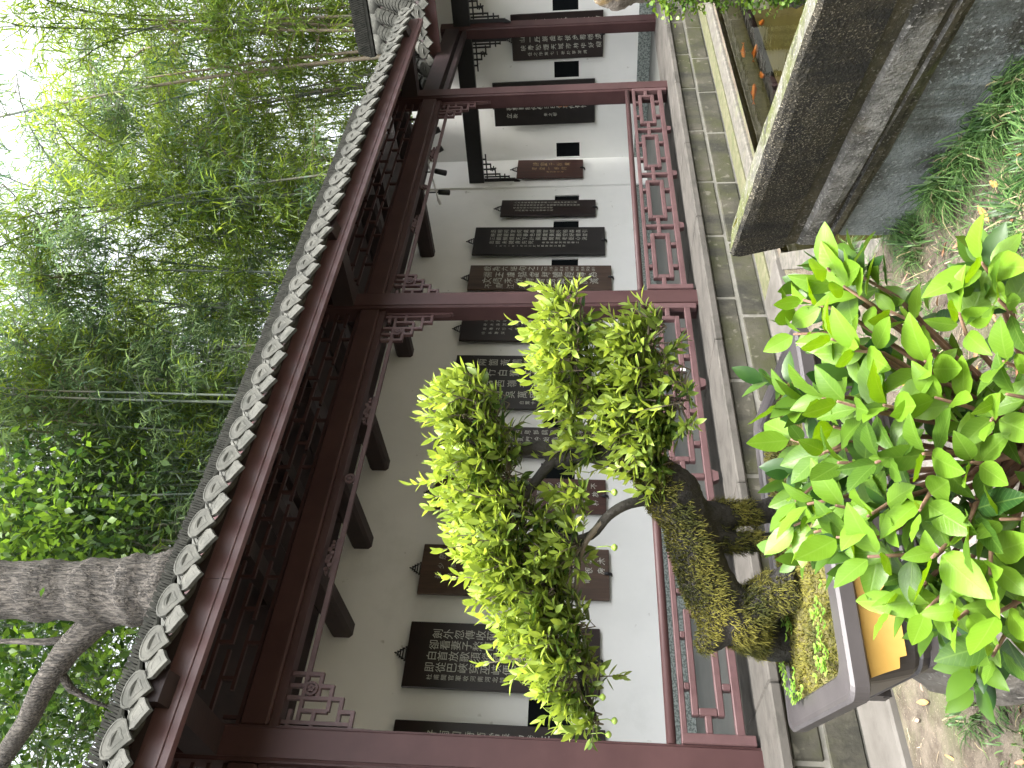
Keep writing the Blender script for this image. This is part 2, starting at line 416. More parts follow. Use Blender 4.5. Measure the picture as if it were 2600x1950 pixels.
        for dx,kind in ((-.66,1),(0,0),(.66,1)):
            r=MB(); cz=3.168
            if kind:
                for k in range(9):
                    t=(k-4)/4; r.tube([(xm+dx+t*.12,YC-.014,cz+.012*math.sin(k*2.3)),(xm+dx+t*.12,YC+.014,cz+.012*math.sin(k*2.3))],.024-.012*abs(t),6)
                r.bar((xm+dx-.15,YC,cz-.03),(xm+dx+.15,YC,cz-.03),.02,.012)
            else:
                for k in range(14):
                    a0=2*math.pi*k/14; a1=2*math.pi*(k+1)/14
                    r.bar((xm+.032*math.cos(a0),YC,cz+.032*math.sin(a0)),(xm+.032*math.cos(a1),YC,cz+.032*math.sin(a1)),.02,.02,(0,1,0))
                r.tube([(xm,YC-.012,cz),(xm,YC+.012,cz)],.016,7)
            r.build('carved_spacer',WOODL,hang)
        # frieze lattice above the architrave
        fr=MB(); fr.box(xa,xb,YC-.03,YC+.03,3.445,3.475); fr.box(xa,xb,YC-.03,YC+.03,3.86,3.89)
        frieze=fr.build('frieze_lattice',WOOD,G)
        z=[3.475,3.57,3.665,3.76,3.86]
        for j in range(1,4):
            x=xa+.05+(.17 if j%2 else 0)
            while x<xb-.1:
                e=min(x+.42,xb); MB().box(x,e,YC-.012,YC+.012,z[j]-.011,z[j]+.011).build('bar',WOOD,frieze); x+=.46
        for j in range(4):
            x=xa+.06+(.23 if j%2 else .0)
            while x<xb-.03:
                MB().box(x-.011,x+.011,YC-.0125,YC+.0125,z[j],z[j+1]).build('bar',WOOD,frieze); x+=.46
        if not railing: return
        # railing
        rm=MB(); rm.tube([(xa,4.535,.948),(xb,4.535,.948)],.028,10); rm.box(xa,xb,4.56,4.64,.925,.965)
        rail=rm.build('railing',WOOD,G,True)
        for p in rail.data.polygons: p.use_smooth=len(p.vertices)==4 and abs(p.normal.x)<.5 and p.center.y<4.565
        def rb(n,x0,x1,zz0,zz1,y0=4.50,y1=4.548,c=.005): return MB().bev(min(x0,x1),max(x0,x1),y0,y1,zz0,zz1,c).build(n,WOODL,rail)
        rb('frame_rail',xa+.05,xb-.05,.858,.892); rb('frame_rail',xa+.05,xb-.05,.545,.594,4.497,4.551)
        rb('stile',xa-.002,xa+.055,.49,.893,4.495,4.553); rb('stile',xb-.055,xb+.002,.49,.893,4.495,4.553)
        n=4; pitch=(xb-xa-.30+.24)/n; LR=pitch-.245
        for i in range(n):
            a=xa+.152+i*pitch; b_=a+LR
            rb('panel_bar',a,b_,.786,.826); rb('panel_bar',a,b_,.644,.684)
            rb('panel_end',a,a+.043,.684,.786); rb('panel_end',b_-.043,b_,.684,.786)
            for xx in (a+.165,b_-.165):
                rb('short_bar',xx-.02,xx+.02,.826,.858); rb('short_bar',xx-.02,xx+.02,.594,.644)
            if i==0: rb('link_bar',xa+.055,a,.718,.755)
            if i==n-1: rb('link_bar',b_,xb-.055,.718,.755)
            if i<n-1:
                nx=xa+.152+(i+1)*pitch; mid=(b_+nx)/2
                rb('link_bar',b_,mid-.018,.718,.755); rb('link_bar',mid+.018,nx,.718,.755)
                rb('upright_bar',mid-.018,mid+.018,.594,.858)
                f=MB(); f.prism([(-.055,.546),(.055,.546),(.032,.50),(-.032,.50)],(mid,4.502,0),(1,0,0),(0,0,1),(0,1,0),.046); f.build('foot',WOODL,rail)
        return rail
    bay(-1.05,1.25)
    r1=bay(1.45,5.05); bay(5.25,8.89)
    MB().box(4.25,4.278,4.494,4.4965,.645,.683).build('paper_sticker',WHITEP,r1)
    m=MB(); m.add([],[]); m.bar((9.08,4.60,3.37),(11.31,4.75,3.37),.15,.2); m.bar((9.08,4.60,3.20),(11.31,4.75,3.20),.08,.06); m.build('architrave',WOODD,G)
    # second wing beam, with corner brackets, coloured black to paint their backlit silhouette
    A=Vector((10.95,7.05,0)); Bp=Vector((11.31,4.75,0)); dd=(Bp-A).normalized()
    m=MB(); m.bar(A+Vector((0,0,3.235)),Bp+dd*4+Vector((0,0,3.235)),.10,.245); b2=m.build('architrave',BLACKM,G)
    def bracket2(o,d):
        m=MB()
        def V(dx,za,zb): m.bar(o+d*dx+Vector((0,0,za)),o+d*dx+Vector((0,0,zb)),.02,.02,(0,1,0))
        def Hh(z,da,db): m.bar(o+d*da+Vector((0,0,z)),o+d*db+Vector((0,0,z)),.02,.0195)
        for k in range(4):
            V(.13+k*.085,3.12,2.85+k*.07-.01)
            Hh(2.85+k*.07,.04+k*.085-.02,.14+k*.085)
        Hh(2.70,.06,.10); V(.085,3.1,2.69); Hh(2.77,.02,.13); Hh(3.06,.06,.47)
        m.bar(o+d*.03+Vector((0,0,3.12)),o+d*.03+Vector((0,0,2.60)),.03,.05,d)
        m.prism([(0,0),(.055,0),(.04,-.04),(.015,-.09),(0,-.1)],o+Vector((0,0,2.62)),d,(0,0,1),d.cross(Vector((0,0,1))),.03)
        for k in range(5):
            a=2*math.pi*k/5; m.bar(o+d*.22+Vector((0,0,2.945)),o+d*(.22+.045*math.cos(a))+Vector((0,0,2.945+.045*math.sin(a))),.018,.018)
        m.build('corner_bracket',BLACKM,G)
    bracket2(A,dd); bracket2(Bp-dd*.10,-dd); bracket2(Bp+dd*.10,dd)
    # ---- tie beams with queen posts, purlins
    for x in (-1.15,1.35,3.2,4.18,5.20,7.02,9.10):
        m=MB(); m.bev(x-.085,x+.085,YC+.08,YW+.02,3.695,3.91,.03); tb=m.build('tie_beam',WOODD,G)
        MB().box(x-.07,x+.07,6.45,6.60,3.905,4.5).build('queen_post',WOODD,tb)
        MB().box(x-.07,x+.07,5.15,6.58,4.22,4.36).build('upper_beam',WOODD,tb)
    for y,z in ((YC,4.0),(5.25,4.42),(5.85,4.82),(6.62,4.46),(YW+.05,4.20)):
        m=MB(); m.tube([(X0,y,z),(11.3,y,z)],.075,10); m.build('purlin',WOODD,G,True)
    # outriggers under the eave at each column
    for x in (-1.15,)+XS:
        m=MB(); m.prism([(0,0),(.0,.19),(-.78,.15),(-.82,.11),(-.82,-.0),(-.70,-.03)],(x-.08,YC-.09,3.50),(0,1,0),(0,0,1),(1,0,0),.16); m.build('outrigger',WOODD,G)
    # ---- fascia boards (two lengths meet at a joint)
    for a,b in ((X0,1.98),(1.984,5.9),(5.904,9.42)):
        m=MB(); m.box(a,b,3.78,3.83,3.395,3.63); m.box(a,b,3.772,3.779,3.437,3.452); m.build('fascia',FASC,G)
    # ---- roof: boards, rafters, tiles
    sl=math.atan2(4.96-3.655,5.85-3.72); cs,sn=math.cos(sl),math.sin(sl)
    def rz(y): t=y-3.72; return 3.60+.475*t+.0547*t*t
    def rs(y): return math.atan(.475+.1094*(y-3.72))
    rb_=MB(); T=.05
    def slab(poly,m):
        n=len(poly); m.add([p for p in poly]+[(p[0],p[1],p[2]-T) for p in poly],[tuple(range(n)),tuple(range(n,2*n))[::-1]]+[(i,n+i,n+(i+1)%n,(i+1)%n) for i in range(n)])
    ys=[3.76,4.3,4.8,5.3,5.85]
    for a,b in zip(ys,ys[1:]):
        xa,xb=9.45+1.95*(a-3.76)/2.09,9.45+1.95*(b-3.76)/2.09
        slab([(X0,a,rz(a)-.03),(xa,a,rz(a)-.03),(xb,b,rz(b)-.03),(X0,b,rz(b)-.03)],rb_)
    slab([(X0,5.86,rz(5.85)-.03),(11.4,5.86,rz(5.85)-.03),(13.2,8.0,3.62),(X0,8.0,3.62)],rb_)
    e2=Vector((10.28,4.7,0)); sl2=math.atan2(4.50-3.62,1.15)
    def w2(t,s): return e2+D2*t+H2*(s*math.cos(sl2))+Vector((0,0,3.60+s*math.sin(sl2)))
    slab([tuple(w2(-.6,.02)),tuple(w2(4,.02)),tuple(w2(4,1.44)),tuple(w2(-.6,1.44))],rb_)
    slab([tuple(w2(-.6,1.45)),tuple(w2(4,1.45)),tuple(w2(4,1.45)+H2*1.4-Vector((0,0,1))),tuple(w2(-.6,1.45)+H2*1.4-Vector((0,0,1)))],rb_)
    roof=rb_.build('roof',WOODD,G)
    x=X0+.1
    while x<9.4:
        MB().add([],[]).bar((x,3.80,rz(3.80)-.14),(x,5.85,rz(5.85)-.14),.07,.08).build('rafter',WOODD,roof); x+=.27
    pan=bpy.data.meshes.new('pan'); cov=bpy.data.meshes.new('cov')
    t=tile_mesh(.205,.19,-.035); pan.from_pydata(t.v,[],t.f); pan.materials.append(TILE); pan.update()
    t=tile_mesh(.175,.19,.050); cov.from_pydata(t.v,[],t.f); cov.materials.append(TILE); cov.update()
    shc=shield_mesh('cover_end_tile',.192,.175,R(-14)); shd=shield_mesh('drip_tile',.150,.172,R(-30))
    MX=Matrix.Rotation(sl,4,'X')
    rest=MB()
    def run(org,rot,k,slope,nrow,w2side):
        Mx=Matrix.Translation(org)@rot@Matrix.Rotation(slope,4,'X')
        j=lambda a: a*(random.random()-.5)
        for which,(me,xo,zo) in enumerate(((cov,0,.018),(pan,-.118,.0))):
            for i in range(3):
                put('tile',me,roof,Mx@Matrix.Translation((xo+j(.012),-.03+i*.055,zo+.009*i+j(.004)))@Matrix.Rotation(j(.06),4,'Z')@Matrix.Rotation(R(-3),4,'X'))
            base=tile_mesh(.2,.19,.062 if which==0 else -.035,n=4)
            for i in range(3,nrow):
                yy=3.70+i*.0915
                Q=Matrix.Translation((org.x+xo+j(.01),yy-.05,rz(yy)+zo-.012+j(.004)))@Matrix.Rotation(rs(yy)-R(4),4,'X') if not w2side else Mx@Matrix.Translation((xo+j(.01),-.03+i*.1-.1,zo+.03+j(.004)))@Matrix.Rotation(R(-5),4,'X')
                rest.add([Q@Vector(v) for v in base.v],base.f)
        put('cover_end_tile',shc,roof,Matrix.Translation(org)@rot@Matrix.Translation((j(.012),-.055,.045+j(.008)))@Matrix.Rotation(j(.12),4,'Y'))
        put('drip_tile',shd,roof,Matrix.Translation(org)@rot@Matrix.Translation((-.118+j(.012),-.075,-.028+j(.008)))@Matrix.Rotation(j(.12),4,'Y'))
    I4=Matrix.Identity(4); x=1.085-.237*9; k=0
    while x<9.5:
        run(Vector((x,3.72,3.572+.01*math.sin(x*1.1))),I4,k,rs(3.8),24 if x<9 else 4,False); x+=.237; k+=1
    rot2=Matrix.Rotation(math.atan2(D2.y,D2.x),4,'Z')
    for i in range(14):
        run(w2(-.32+i*.237,-.02)+Vector((0,0,-.0)),rot2,i,sl2,14,True)
    rest.build('upper_tiles',TILED,roof,kind='stuff')
    # ridge: courses and a row of upright tiles
    rg=MB(); rg.box(X0,11.3,5.74,5.96,4.86,4.94); ridge=rg.build('ridge',TILED,roof)
    up=MB(); x=X0
    while x<11.2:
        h=.125+.012*random.random(); ti=.03+.02*random.random()
        up.add([(x,5.78,4.94),(x+.017,5.78,4.94),(x+.017,5.92,4.94),(x,5.92,4.94),(x+ti,5.78,4.94+h),(x+ti+.017,5.78,4.94+h),(x+ti+.017,5.92,4.94+h),(x+ti,5.92,4.94+h)],
               [(0,3,2,1),(4,5,6,7),(0,1,5,4),(1,2,6,5),(2,3,7,6),(3,0,4,7)]); x+=.024+.003*random.random()
    up.build('upright_ridge_tiles',TILED,roof,kind='stuff')
    # second wing ridge
    for i in range(12):
        a=w2(-.15+i*.28,1.43); b=a+D2*.275
        MB().tube([a+Vector((0,0,.03)),b+Vector((0,0,.03))],.105,14).build('ridge_cover_tile',TILE,roof,True)
    m=MB(); m.bar(w2(-.2,1.43)+Vector((0,0,.165)),w2(4,1.43)+Vector((0,0,.165)),.13,.05); m.build('ridge',TILED,roof)
    up=MB(); t_=-.2
    while t_<3.6:
        a=w2(t_,1.43)+Vector((0,0,.19)); up.bar(a,a+D2*.07+Vector((0,0,.19+.015*random.random())),.016,.15,tuple(H2)); t_+=.026
    up.build('upright_ridge_tiles',TILED,roof,kind='stuff')
    # second wing fascia and frieze
    m=MB(); m.bar(w2(-.7,.09)+Vector((0,0,-.145)),w2(4,.09)+Vector((0,0,-.145)),.04,.19); m.build('fascia',FASC,G)
    m=MB(); m.bar(w2(-.7,.5)+Vector((0,0,-.36)),w2(4,.5)+Vector((0,0,-.36)),.05,.05); m.bar(w2(-.7,.5)+Vector((0,0,-.18)),w2(4,.5)+Vector((0,0,-.18)),.05,.05)
    for i in range(24): 
        a=w2(-.6+i*.2,.5); m.bar(a+Vector((0,0,-.36)),a+Vector((0,0,-.15)),.03,.03,tuple(H2))
    m.build('frieze_lattice',WOODD,G)
    return G
gallery=make_gallery()

# ------------------------------------------------------------------ calligraphy boards on the wall
TEXTS={}
def glyph_bank(chars):
    tmp=[]
    for ch in chars:
        c=bpy.data.curves.new('g','FONT'); c.body=ch; c.resolution_u=2; o=bpy.data.objects.new('g',c); COL.objects.link(o); tmp.append((ch,o,c))
    dg=bpy.context.evaluated_depsgraph_get(); bank={}
    for ch,o,c in tmp:
        ev=o.evaluated_get(dg); me=ev.to_mesh()
        bank[ch]=([(v.co.x-.5,v.co.y-.38) for v in me.vertices],[tuple(p.vertices) for p in me.polygons]); ev.to_mesh_clear()
    for ch,o,c in tmp: bpy.data.objects.remove(o); bpy.data.curves.remove(c)
    return bank
# columns: (distance of column centre from the board's right edge, top z offset, pitch, glyph size, text)
BOARDS=[
 ('w1',1.78,2.34,1.26,3.12,BMAR,INK,'nearly black board half hidden behind the nearest column',[(.12,.3,.11,.09,'好雨知時節當春乃發生')],.15),
 ('w1',2.63,3.265,1.30,3.115,BMAR,INK,'wide dark maroon board of bold white clerical script nearest the left column',
   [(.118,.225,.104,.094,'劍外忽傳收薊北初聞涕淚滿衣裳'),(.226,.205,.104,.094,'卻看妻子愁何在漫卷詩書喜欲狂'),(.334,.195,.104,.094,'白首放歌須縱酒青春作伴好還鄉'),(.442,.19,.104,.094,'即從巴峽穿巫峽便下襄陽向洛陽'),(.535,.22,.068,.052,'杜甫聞官軍收河南河北詩')],.06),
 ('w1',3.56,4.12,1.20,3.11,BBRN,INK,'brown wood grain board behind the bonsai between the two dark red boards',
   [(.14,.17,.125,.075,'劍水通巴蜀江流萬里長城春草木有為夢'),(.25,.17,.125,.07,'少陵野老作詩處細雨微風陵很房'),(.36,.15,.125,.07,'如洛陽花發時節又逢君思歸陽')],.35),
 ('w1',4.55,4.99,1.22,3.10,BRED,INK,'reddish brown board mostly covered by the bonsai foliage',
   [(.09,.15,.12,.075,'花徑不曾緣客掃蓬門今始為滿不業和'),(.2,.17,.12,.07,'盤飧市遠無兼味樽酒家貧只舊放陵醫'),(.31,.17,.12,.07,'肯與鄰翁相對飲隔籬呼取盡餘杯也')],.35),
 ('w1',5.28,5.715,1.20,3.10,BMAR,INK,'dark board glimpsed through the gap in the middle of the bonsai',
   [(.08,.15,.10,.07,'舍南舍北皆春水但見群鷗日日來同證氣味到'),(.18,.17,.10,.068,'花徑不曾緣客掃蓬門今始為君開勝寫何'),(.28,.17,.10,.068,'肯與鄰翁相對飲隔籬呼取盡餘杯石')],.35),
 ('w1',6.0,6.89,1.37,3.09,BDARK,INK,'widest black board with large white running script behind the bonsai top',
   [(.13,.27,.15,.12,'兩箇黃鸝鳴翠柳'),(.31,.25,.15,.12,'一行白鷺上青天'),(.49,.23,.15,.12,'窗含西嶺千秋雪'),(.67,.22,.15,.12,'門泊東吳萬里船'),(.80,.85,.07,.055,'白鷺十一月')],.12),
 ('w1',7.16,7.625,1.22,3.10,BMAR,INK,'dark board with thin faint script just left of the middle column',
   [(.09,.3,.085,.05,'山川異域風月同天八荒時令花間一日長'),(.17,.3,.085,.05,'秋水長流八月了入化日得春山好'),(.25,.3,.085,.05,'早春之行人多利為行樂天下'),(.33,.29,.085,.05,'吟長書深')],.3),
 ('w1',8.17,8.70,1.09,3.10,BBRN,INK,'brown wood board of white running script just right of the middle column',
   [(.085,.20,.125,.10,'戲為六絕句之二'),(.06,1.06,.075,.045,'石瓢少澤為副絕總皆行'),(.11,1.06,.075,.045,'杜少陵百尺樓與吾深遠'),(.215,.20,.165,.125,'楊王盧駱當時體輕薄為'),(.35,.20,.15,.125,'文哂未休爾曹身與名俱滅'),(.46,.24,.16,.1,'不廢江河萬古流')],.3),
 ('w1',8.955,9.61,1.17,3.115,BDARK,INK,'black board with an even grid of small white characters',
   [(.11,.24,.098,.075,'丞相祠堂何處尋錦官城外柏森森引'),(.20,.24,.098,.075,'映階碧草自春色隔葉黃鸝空好音並'),(.29,.235,.098,.075,'三顧頻煩天下計兩朝開濟老臣心決'),(.38,.23,.098,.075,'出師未捷身先死'),(.385,1.02,.062,.045,'長使英雄淚滿襟書之'),(.465,.33,.062,.042,'一九六一年一月五日於成都草堂公園題')],.08),
 ('w1',9.91,10.325,1.30,2.77,BMAR,INK,'narrow dark board of fine script left of the wall crease',
   [(.075,.2,.052,.042,'八月秋高風怒號卷我屋上三重茅茅飛渡江灑'),(.145,.19,.052,.042,'江郊高者掛罥長林梢下者飄轉沉塘坳南村群童'),(.215,.19,.052,.042,'欺我老無力忍能對面為盜賊'),(.285,.22,.055,.042,'公然抱茅入竹去唇焦口燥')],.2),
 ('w1',10.92,11.435,1.50,2.58,BRED,GOLD,'short red brown board with gold script in the corner of the wall',
   [(.14,.25,.13,.1,'詩聖千秋業'),(.27,.24,.12,.09,'草堂一卷詩'),(.37,.48,.06,.05,'歲次甲子年')],.4),
 ('w2',.65,1.345,1.31,2.93,BDARK,INK,'dark board with two orange seals half behind the corner column',
   [(.12,.2,.1,.085,'清江一曲抱村流長夏江村事幽'),(.25,.2,.1,.085,'自去自來梁上燕相親相近水中'),(.40,.2,.1,.085,'客看看樹何移白日老來何有情'),(.53,.2,.1,.08,'立秋'),(.53,.8,.075,.06,'朱之明')],.35),
 ('w2',1.665,2.33,1.19,2.58,BMAR,INK,'dark board with three columns of script beside the farthest column',
   [(.12,.12,.115,.085,'錦里煙塵外江村八九家圓'),(.24,.12,.115,.085,'荷浮小葉細麥落輕花卜宅'),(.36,.12,.115,.085,'山一丘巖曲折後步看峨道'),(.48,.13,.115,.085,'映青松煙天城市林中好相逢'),(.575,.24,.085,.055,'任之作第七一秋於草堂詩')],.3),
]
bank=glyph_bank(sorted(set(ch for b in BOARDS for c in b[8] for ch in c[4])))
def make_board(wallk,a,b,z0,z1,mat,ink,label,cols,jit):
    w=b-a; h=z1-z0
    m=MB(); m.bev(-w/2,w/2,-.018,.018,0,h,.006)
    o=m.build('calligraphy_board',mat); tag(o,label,'plaque','calligraphy boards hung along the gallery wall')
    if wallk=='w1':
        yy=YW if a<10.7 else YW-.035
        o.location=((a+b)/2,yy-.045,z0); o.rotation_euler=(R(1.2),0,0)
    else:
        p=P2+D2*((a+b)/2)-H2*.045; o.location=(p.x,p.y,z0); o.rotation_euler=(R(1.2),0,math.atan2(D2.y,D2.x))
    vs=[]; fs=[]
    for off,top,pitch,size,text in cols:
        for i,ch in enumerate(text):
            cx=w/2-off; cz=h-top-i*pitch-size/2
            if cz<.06: break
            gv,gf=bank[ch]; k=len(vs); s=size*1.08*(1+jit*.5*(random.random()-.5)); an=jit*.5*(random.random()-.5); sh=jit*.5*random.random()
            ca,sa=math.cos(an),math.sin(an); dx=jit*.15*size*(random.random()-.5)
            for x,y in gv:
                x2=x*(1-.12*jit)+y*sh; y2=y
                if jit>.2: x2+=.05*math.sin(9*y+i); y2+=.05*math.sin(8*x+2*i)
                vs.append((cx+dx+s*(x2*ca-y2*sa),-.0205,cz+s*(x2*sa+y2*ca)))
            fs += [tuple(q+k for q in f) for f in gf]
    me=bpy.data.meshes.new('lettering'); me.from_pydata(vs,[],fs); me.materials.append(ink); me.update(); link('lettering',me,o)
    if wallk=='w2' and a<1:
        m=MB(); 
        for q in (0,.085): m.box(-.07,-.0+.0,-.0212,-.0195,.52-q,.58-q)
        m.build('seal',SEAL,o)
    # iron cloud-shaped hanger on top and a clip below
    m=MB(); 
    for i,(wd,zz) in enumerate(((.13,.0),(.10,.028),(.07,.052),(.035,.074))):
        m.bar((-wd/2,0,h+.008+zz),(wd/2,0,h+.008+zz),.014,.010)
        for s in (-1,1): m.bar((s*wd/2,0,h+zz-.008),(s*wd/2,0,h+zz+.02),.012,.010)
    m.tube([(0,.0,h+.08),(.0,.0,h+.105),(.012,.01,h+.118),(.02,.03,h+.11)],.006,6)
    m.build('hanger',BLACKM,o)
    m=MB(); m.tube([(0,-.026,.05),(0,-.03,.02),(0,-.015,-.02),(0,.02,-.03)],[.012,.02,.014,.008],7); m.build('clip',BLACKM,o)
    return o
for b in BOARDS: make_board(*b)

# ------------------------------------------------------------------ spotlights on the tie beam
for i,(y,z,rot) in enumerate(((5.18,3.42,-15),(5.46,3.42,-20),(5.77,3.41,25),(6.10,3.40,15))):
    e=empty('spotlight',(9.24,y,3.62))
    tag(e,'small black ceiling spotlight on the far tie beam, %s from the back wall'%('fourth','third','second','nearest')[i],'spotlight','spotlights on the tie beam')
    m=MB(); m.tube([(0,0,.07),(0,0,-.13)],.010,6); m.build('stem',BLACKM,e)
    d=Vector((.25,math.sin(R(rot))*.9,-.75)).normalized(); c=Vector((0,0,-.16))
    m=MB(); m.tube([c-d*.06,c-d*.055,c+d*.10,c+d*.105],[.02,.036,.040,.034],12); m.build('lamp_head',BLACKM,e,True)
e=tag(MB().tube([(9.12,4.9,3.60),(9.14,5.6,3.56),(9.16,6.15,3.52)],.010,6).tube([(9.16,6.15,3.52),(9.16,6.24,3.50)],.022,8).build('cable_conduit',WHITEP),'thin white conduit running along under the far tie beam','conduit')

# ------------------------------------------------------------------ ground, apron, pool
def ground():
    m,N,L,B=new_mat('soil')
    a=mix_col(N,L,ramp(N,L,noise(N,L,9,6,.7),.4,.62),(.085,.067,.048),(.17,.142,.107))
    a=mix_col(N,L,ramp(N,L,noise(N,L,1.7,5,.6),.5,.65),a,(.11,.115,.055))
    a=mix_col(N,L,ramp(N,L,noise(N,L,120,3,.6),.6,.72),a,(.27,.235,.18))
    L.new(a,B.inputs['Base Color']); B.inputs['Roughness'].default_value=.95
    bump(N,L,B,noise(N,L,40,6,.7),.8,.03)
    # one sheet: fine near the camera, reaching far out, left open where the pool is
    mb=MB()
    W0=Vector((2.30,.93)); W1=Vector((2.86,2.27)); d=(W1-W0).normalized()
    A=W0-d*2.2; 
    xs=[-300,-40,-12,-4]+[ -1.5+.25*i for i in range(27)]+[6,8,12,40,300]
    # split: left/near side of the pool wall, far side behind the gallery
    def side(poly): mb.add([(x,y,0) for x,y in poly],[tuple(range(len(poly)))])
    W1b=(4.58,3.66)
    side([(-300,-300),(A.x,-300),(A.x,A.y),(W1.x,W1.y),W1b,(10.9,3.66),(10.9,4.3),(-300,4.3)])
    side([(A.x,-300),(300,-300),(300,4.3),(14.4,4.3),(14.4,A.y),(A.x,A.y)])
    side([(-300,4.3),(10.9,4.3),(300,4.3),(300,300),(-300,300)])
    g=mb.build('ground',m,kind='structure'); g.location.z=-.004
    return g
ground()
# soft uneven soil patch with real relief in front of the plinth
def soil_patch():
    n=110; V=[]; F=[]
    x0,x1,y0,y1=-.5,3.6,.35,3.68
    def hgt(x,y):
        h=.012*math.sin(3.1*x+1.7*y)+.01*math.sin(7.3*x-4.1*y+1)+.006*math.sin(17*x+13*y)+.008*random.random()
        edge=min(1,(y1-y)/.3)*min(1,max(0,(y-y0)/.2))
        return .012+h*edge
    for j in range(n+1):
        for i in range(n+1):
            x=x0+(x1-x0)*i/n; y=y0+(y1-y0)*j/n; V.append((x,y,hgt(x,y)))
    W0=Vector((2.36,.90)); d=Vector((.387,.922)); nr=Vector((d.y,-d.x))
    for j in range(n):
        for i in range(n):
            a=j*(n+1)+i; c=Vector((V[a][0]-W0.x,V[a][1]-W0.y))
            if c.dot(nr)>.05: continue
            F.append((a,a+1,a+n+2,a+n+1))
    me=bpy.data.meshes.new('soil_bed'); me.from_pydata(V,[],F); me.materials.append(bpy.data.materials['soil'])
    me.polygons.foreach_set('use_smooth',[True]*len(F)); me.update()
    link('soil_bed',me,None,'structure')
soil_patch()
ap=empty('paved_apron',(0,0,0)); ap['kind']='structure'
x=-1.6
while x<4.6:
    w=1.0+.35*random.random(); e=min(x+w,4.62)
    MB().bev(x+.003,e-.004,3.685+.008*random.random(),4.118,-.06,.046+.004*random.random(),.012).build('paving_slab',APRON,ap); x+=w
MB().bev(4.625,10.9,3.93,4.12,-.3,.045,.01).build('mossy_strip',MOSSY,ap)
MB().bev(4.625,10.9,3.72,3.925,-.3,.03,.012).build('concrete_strip',CURB,ap)

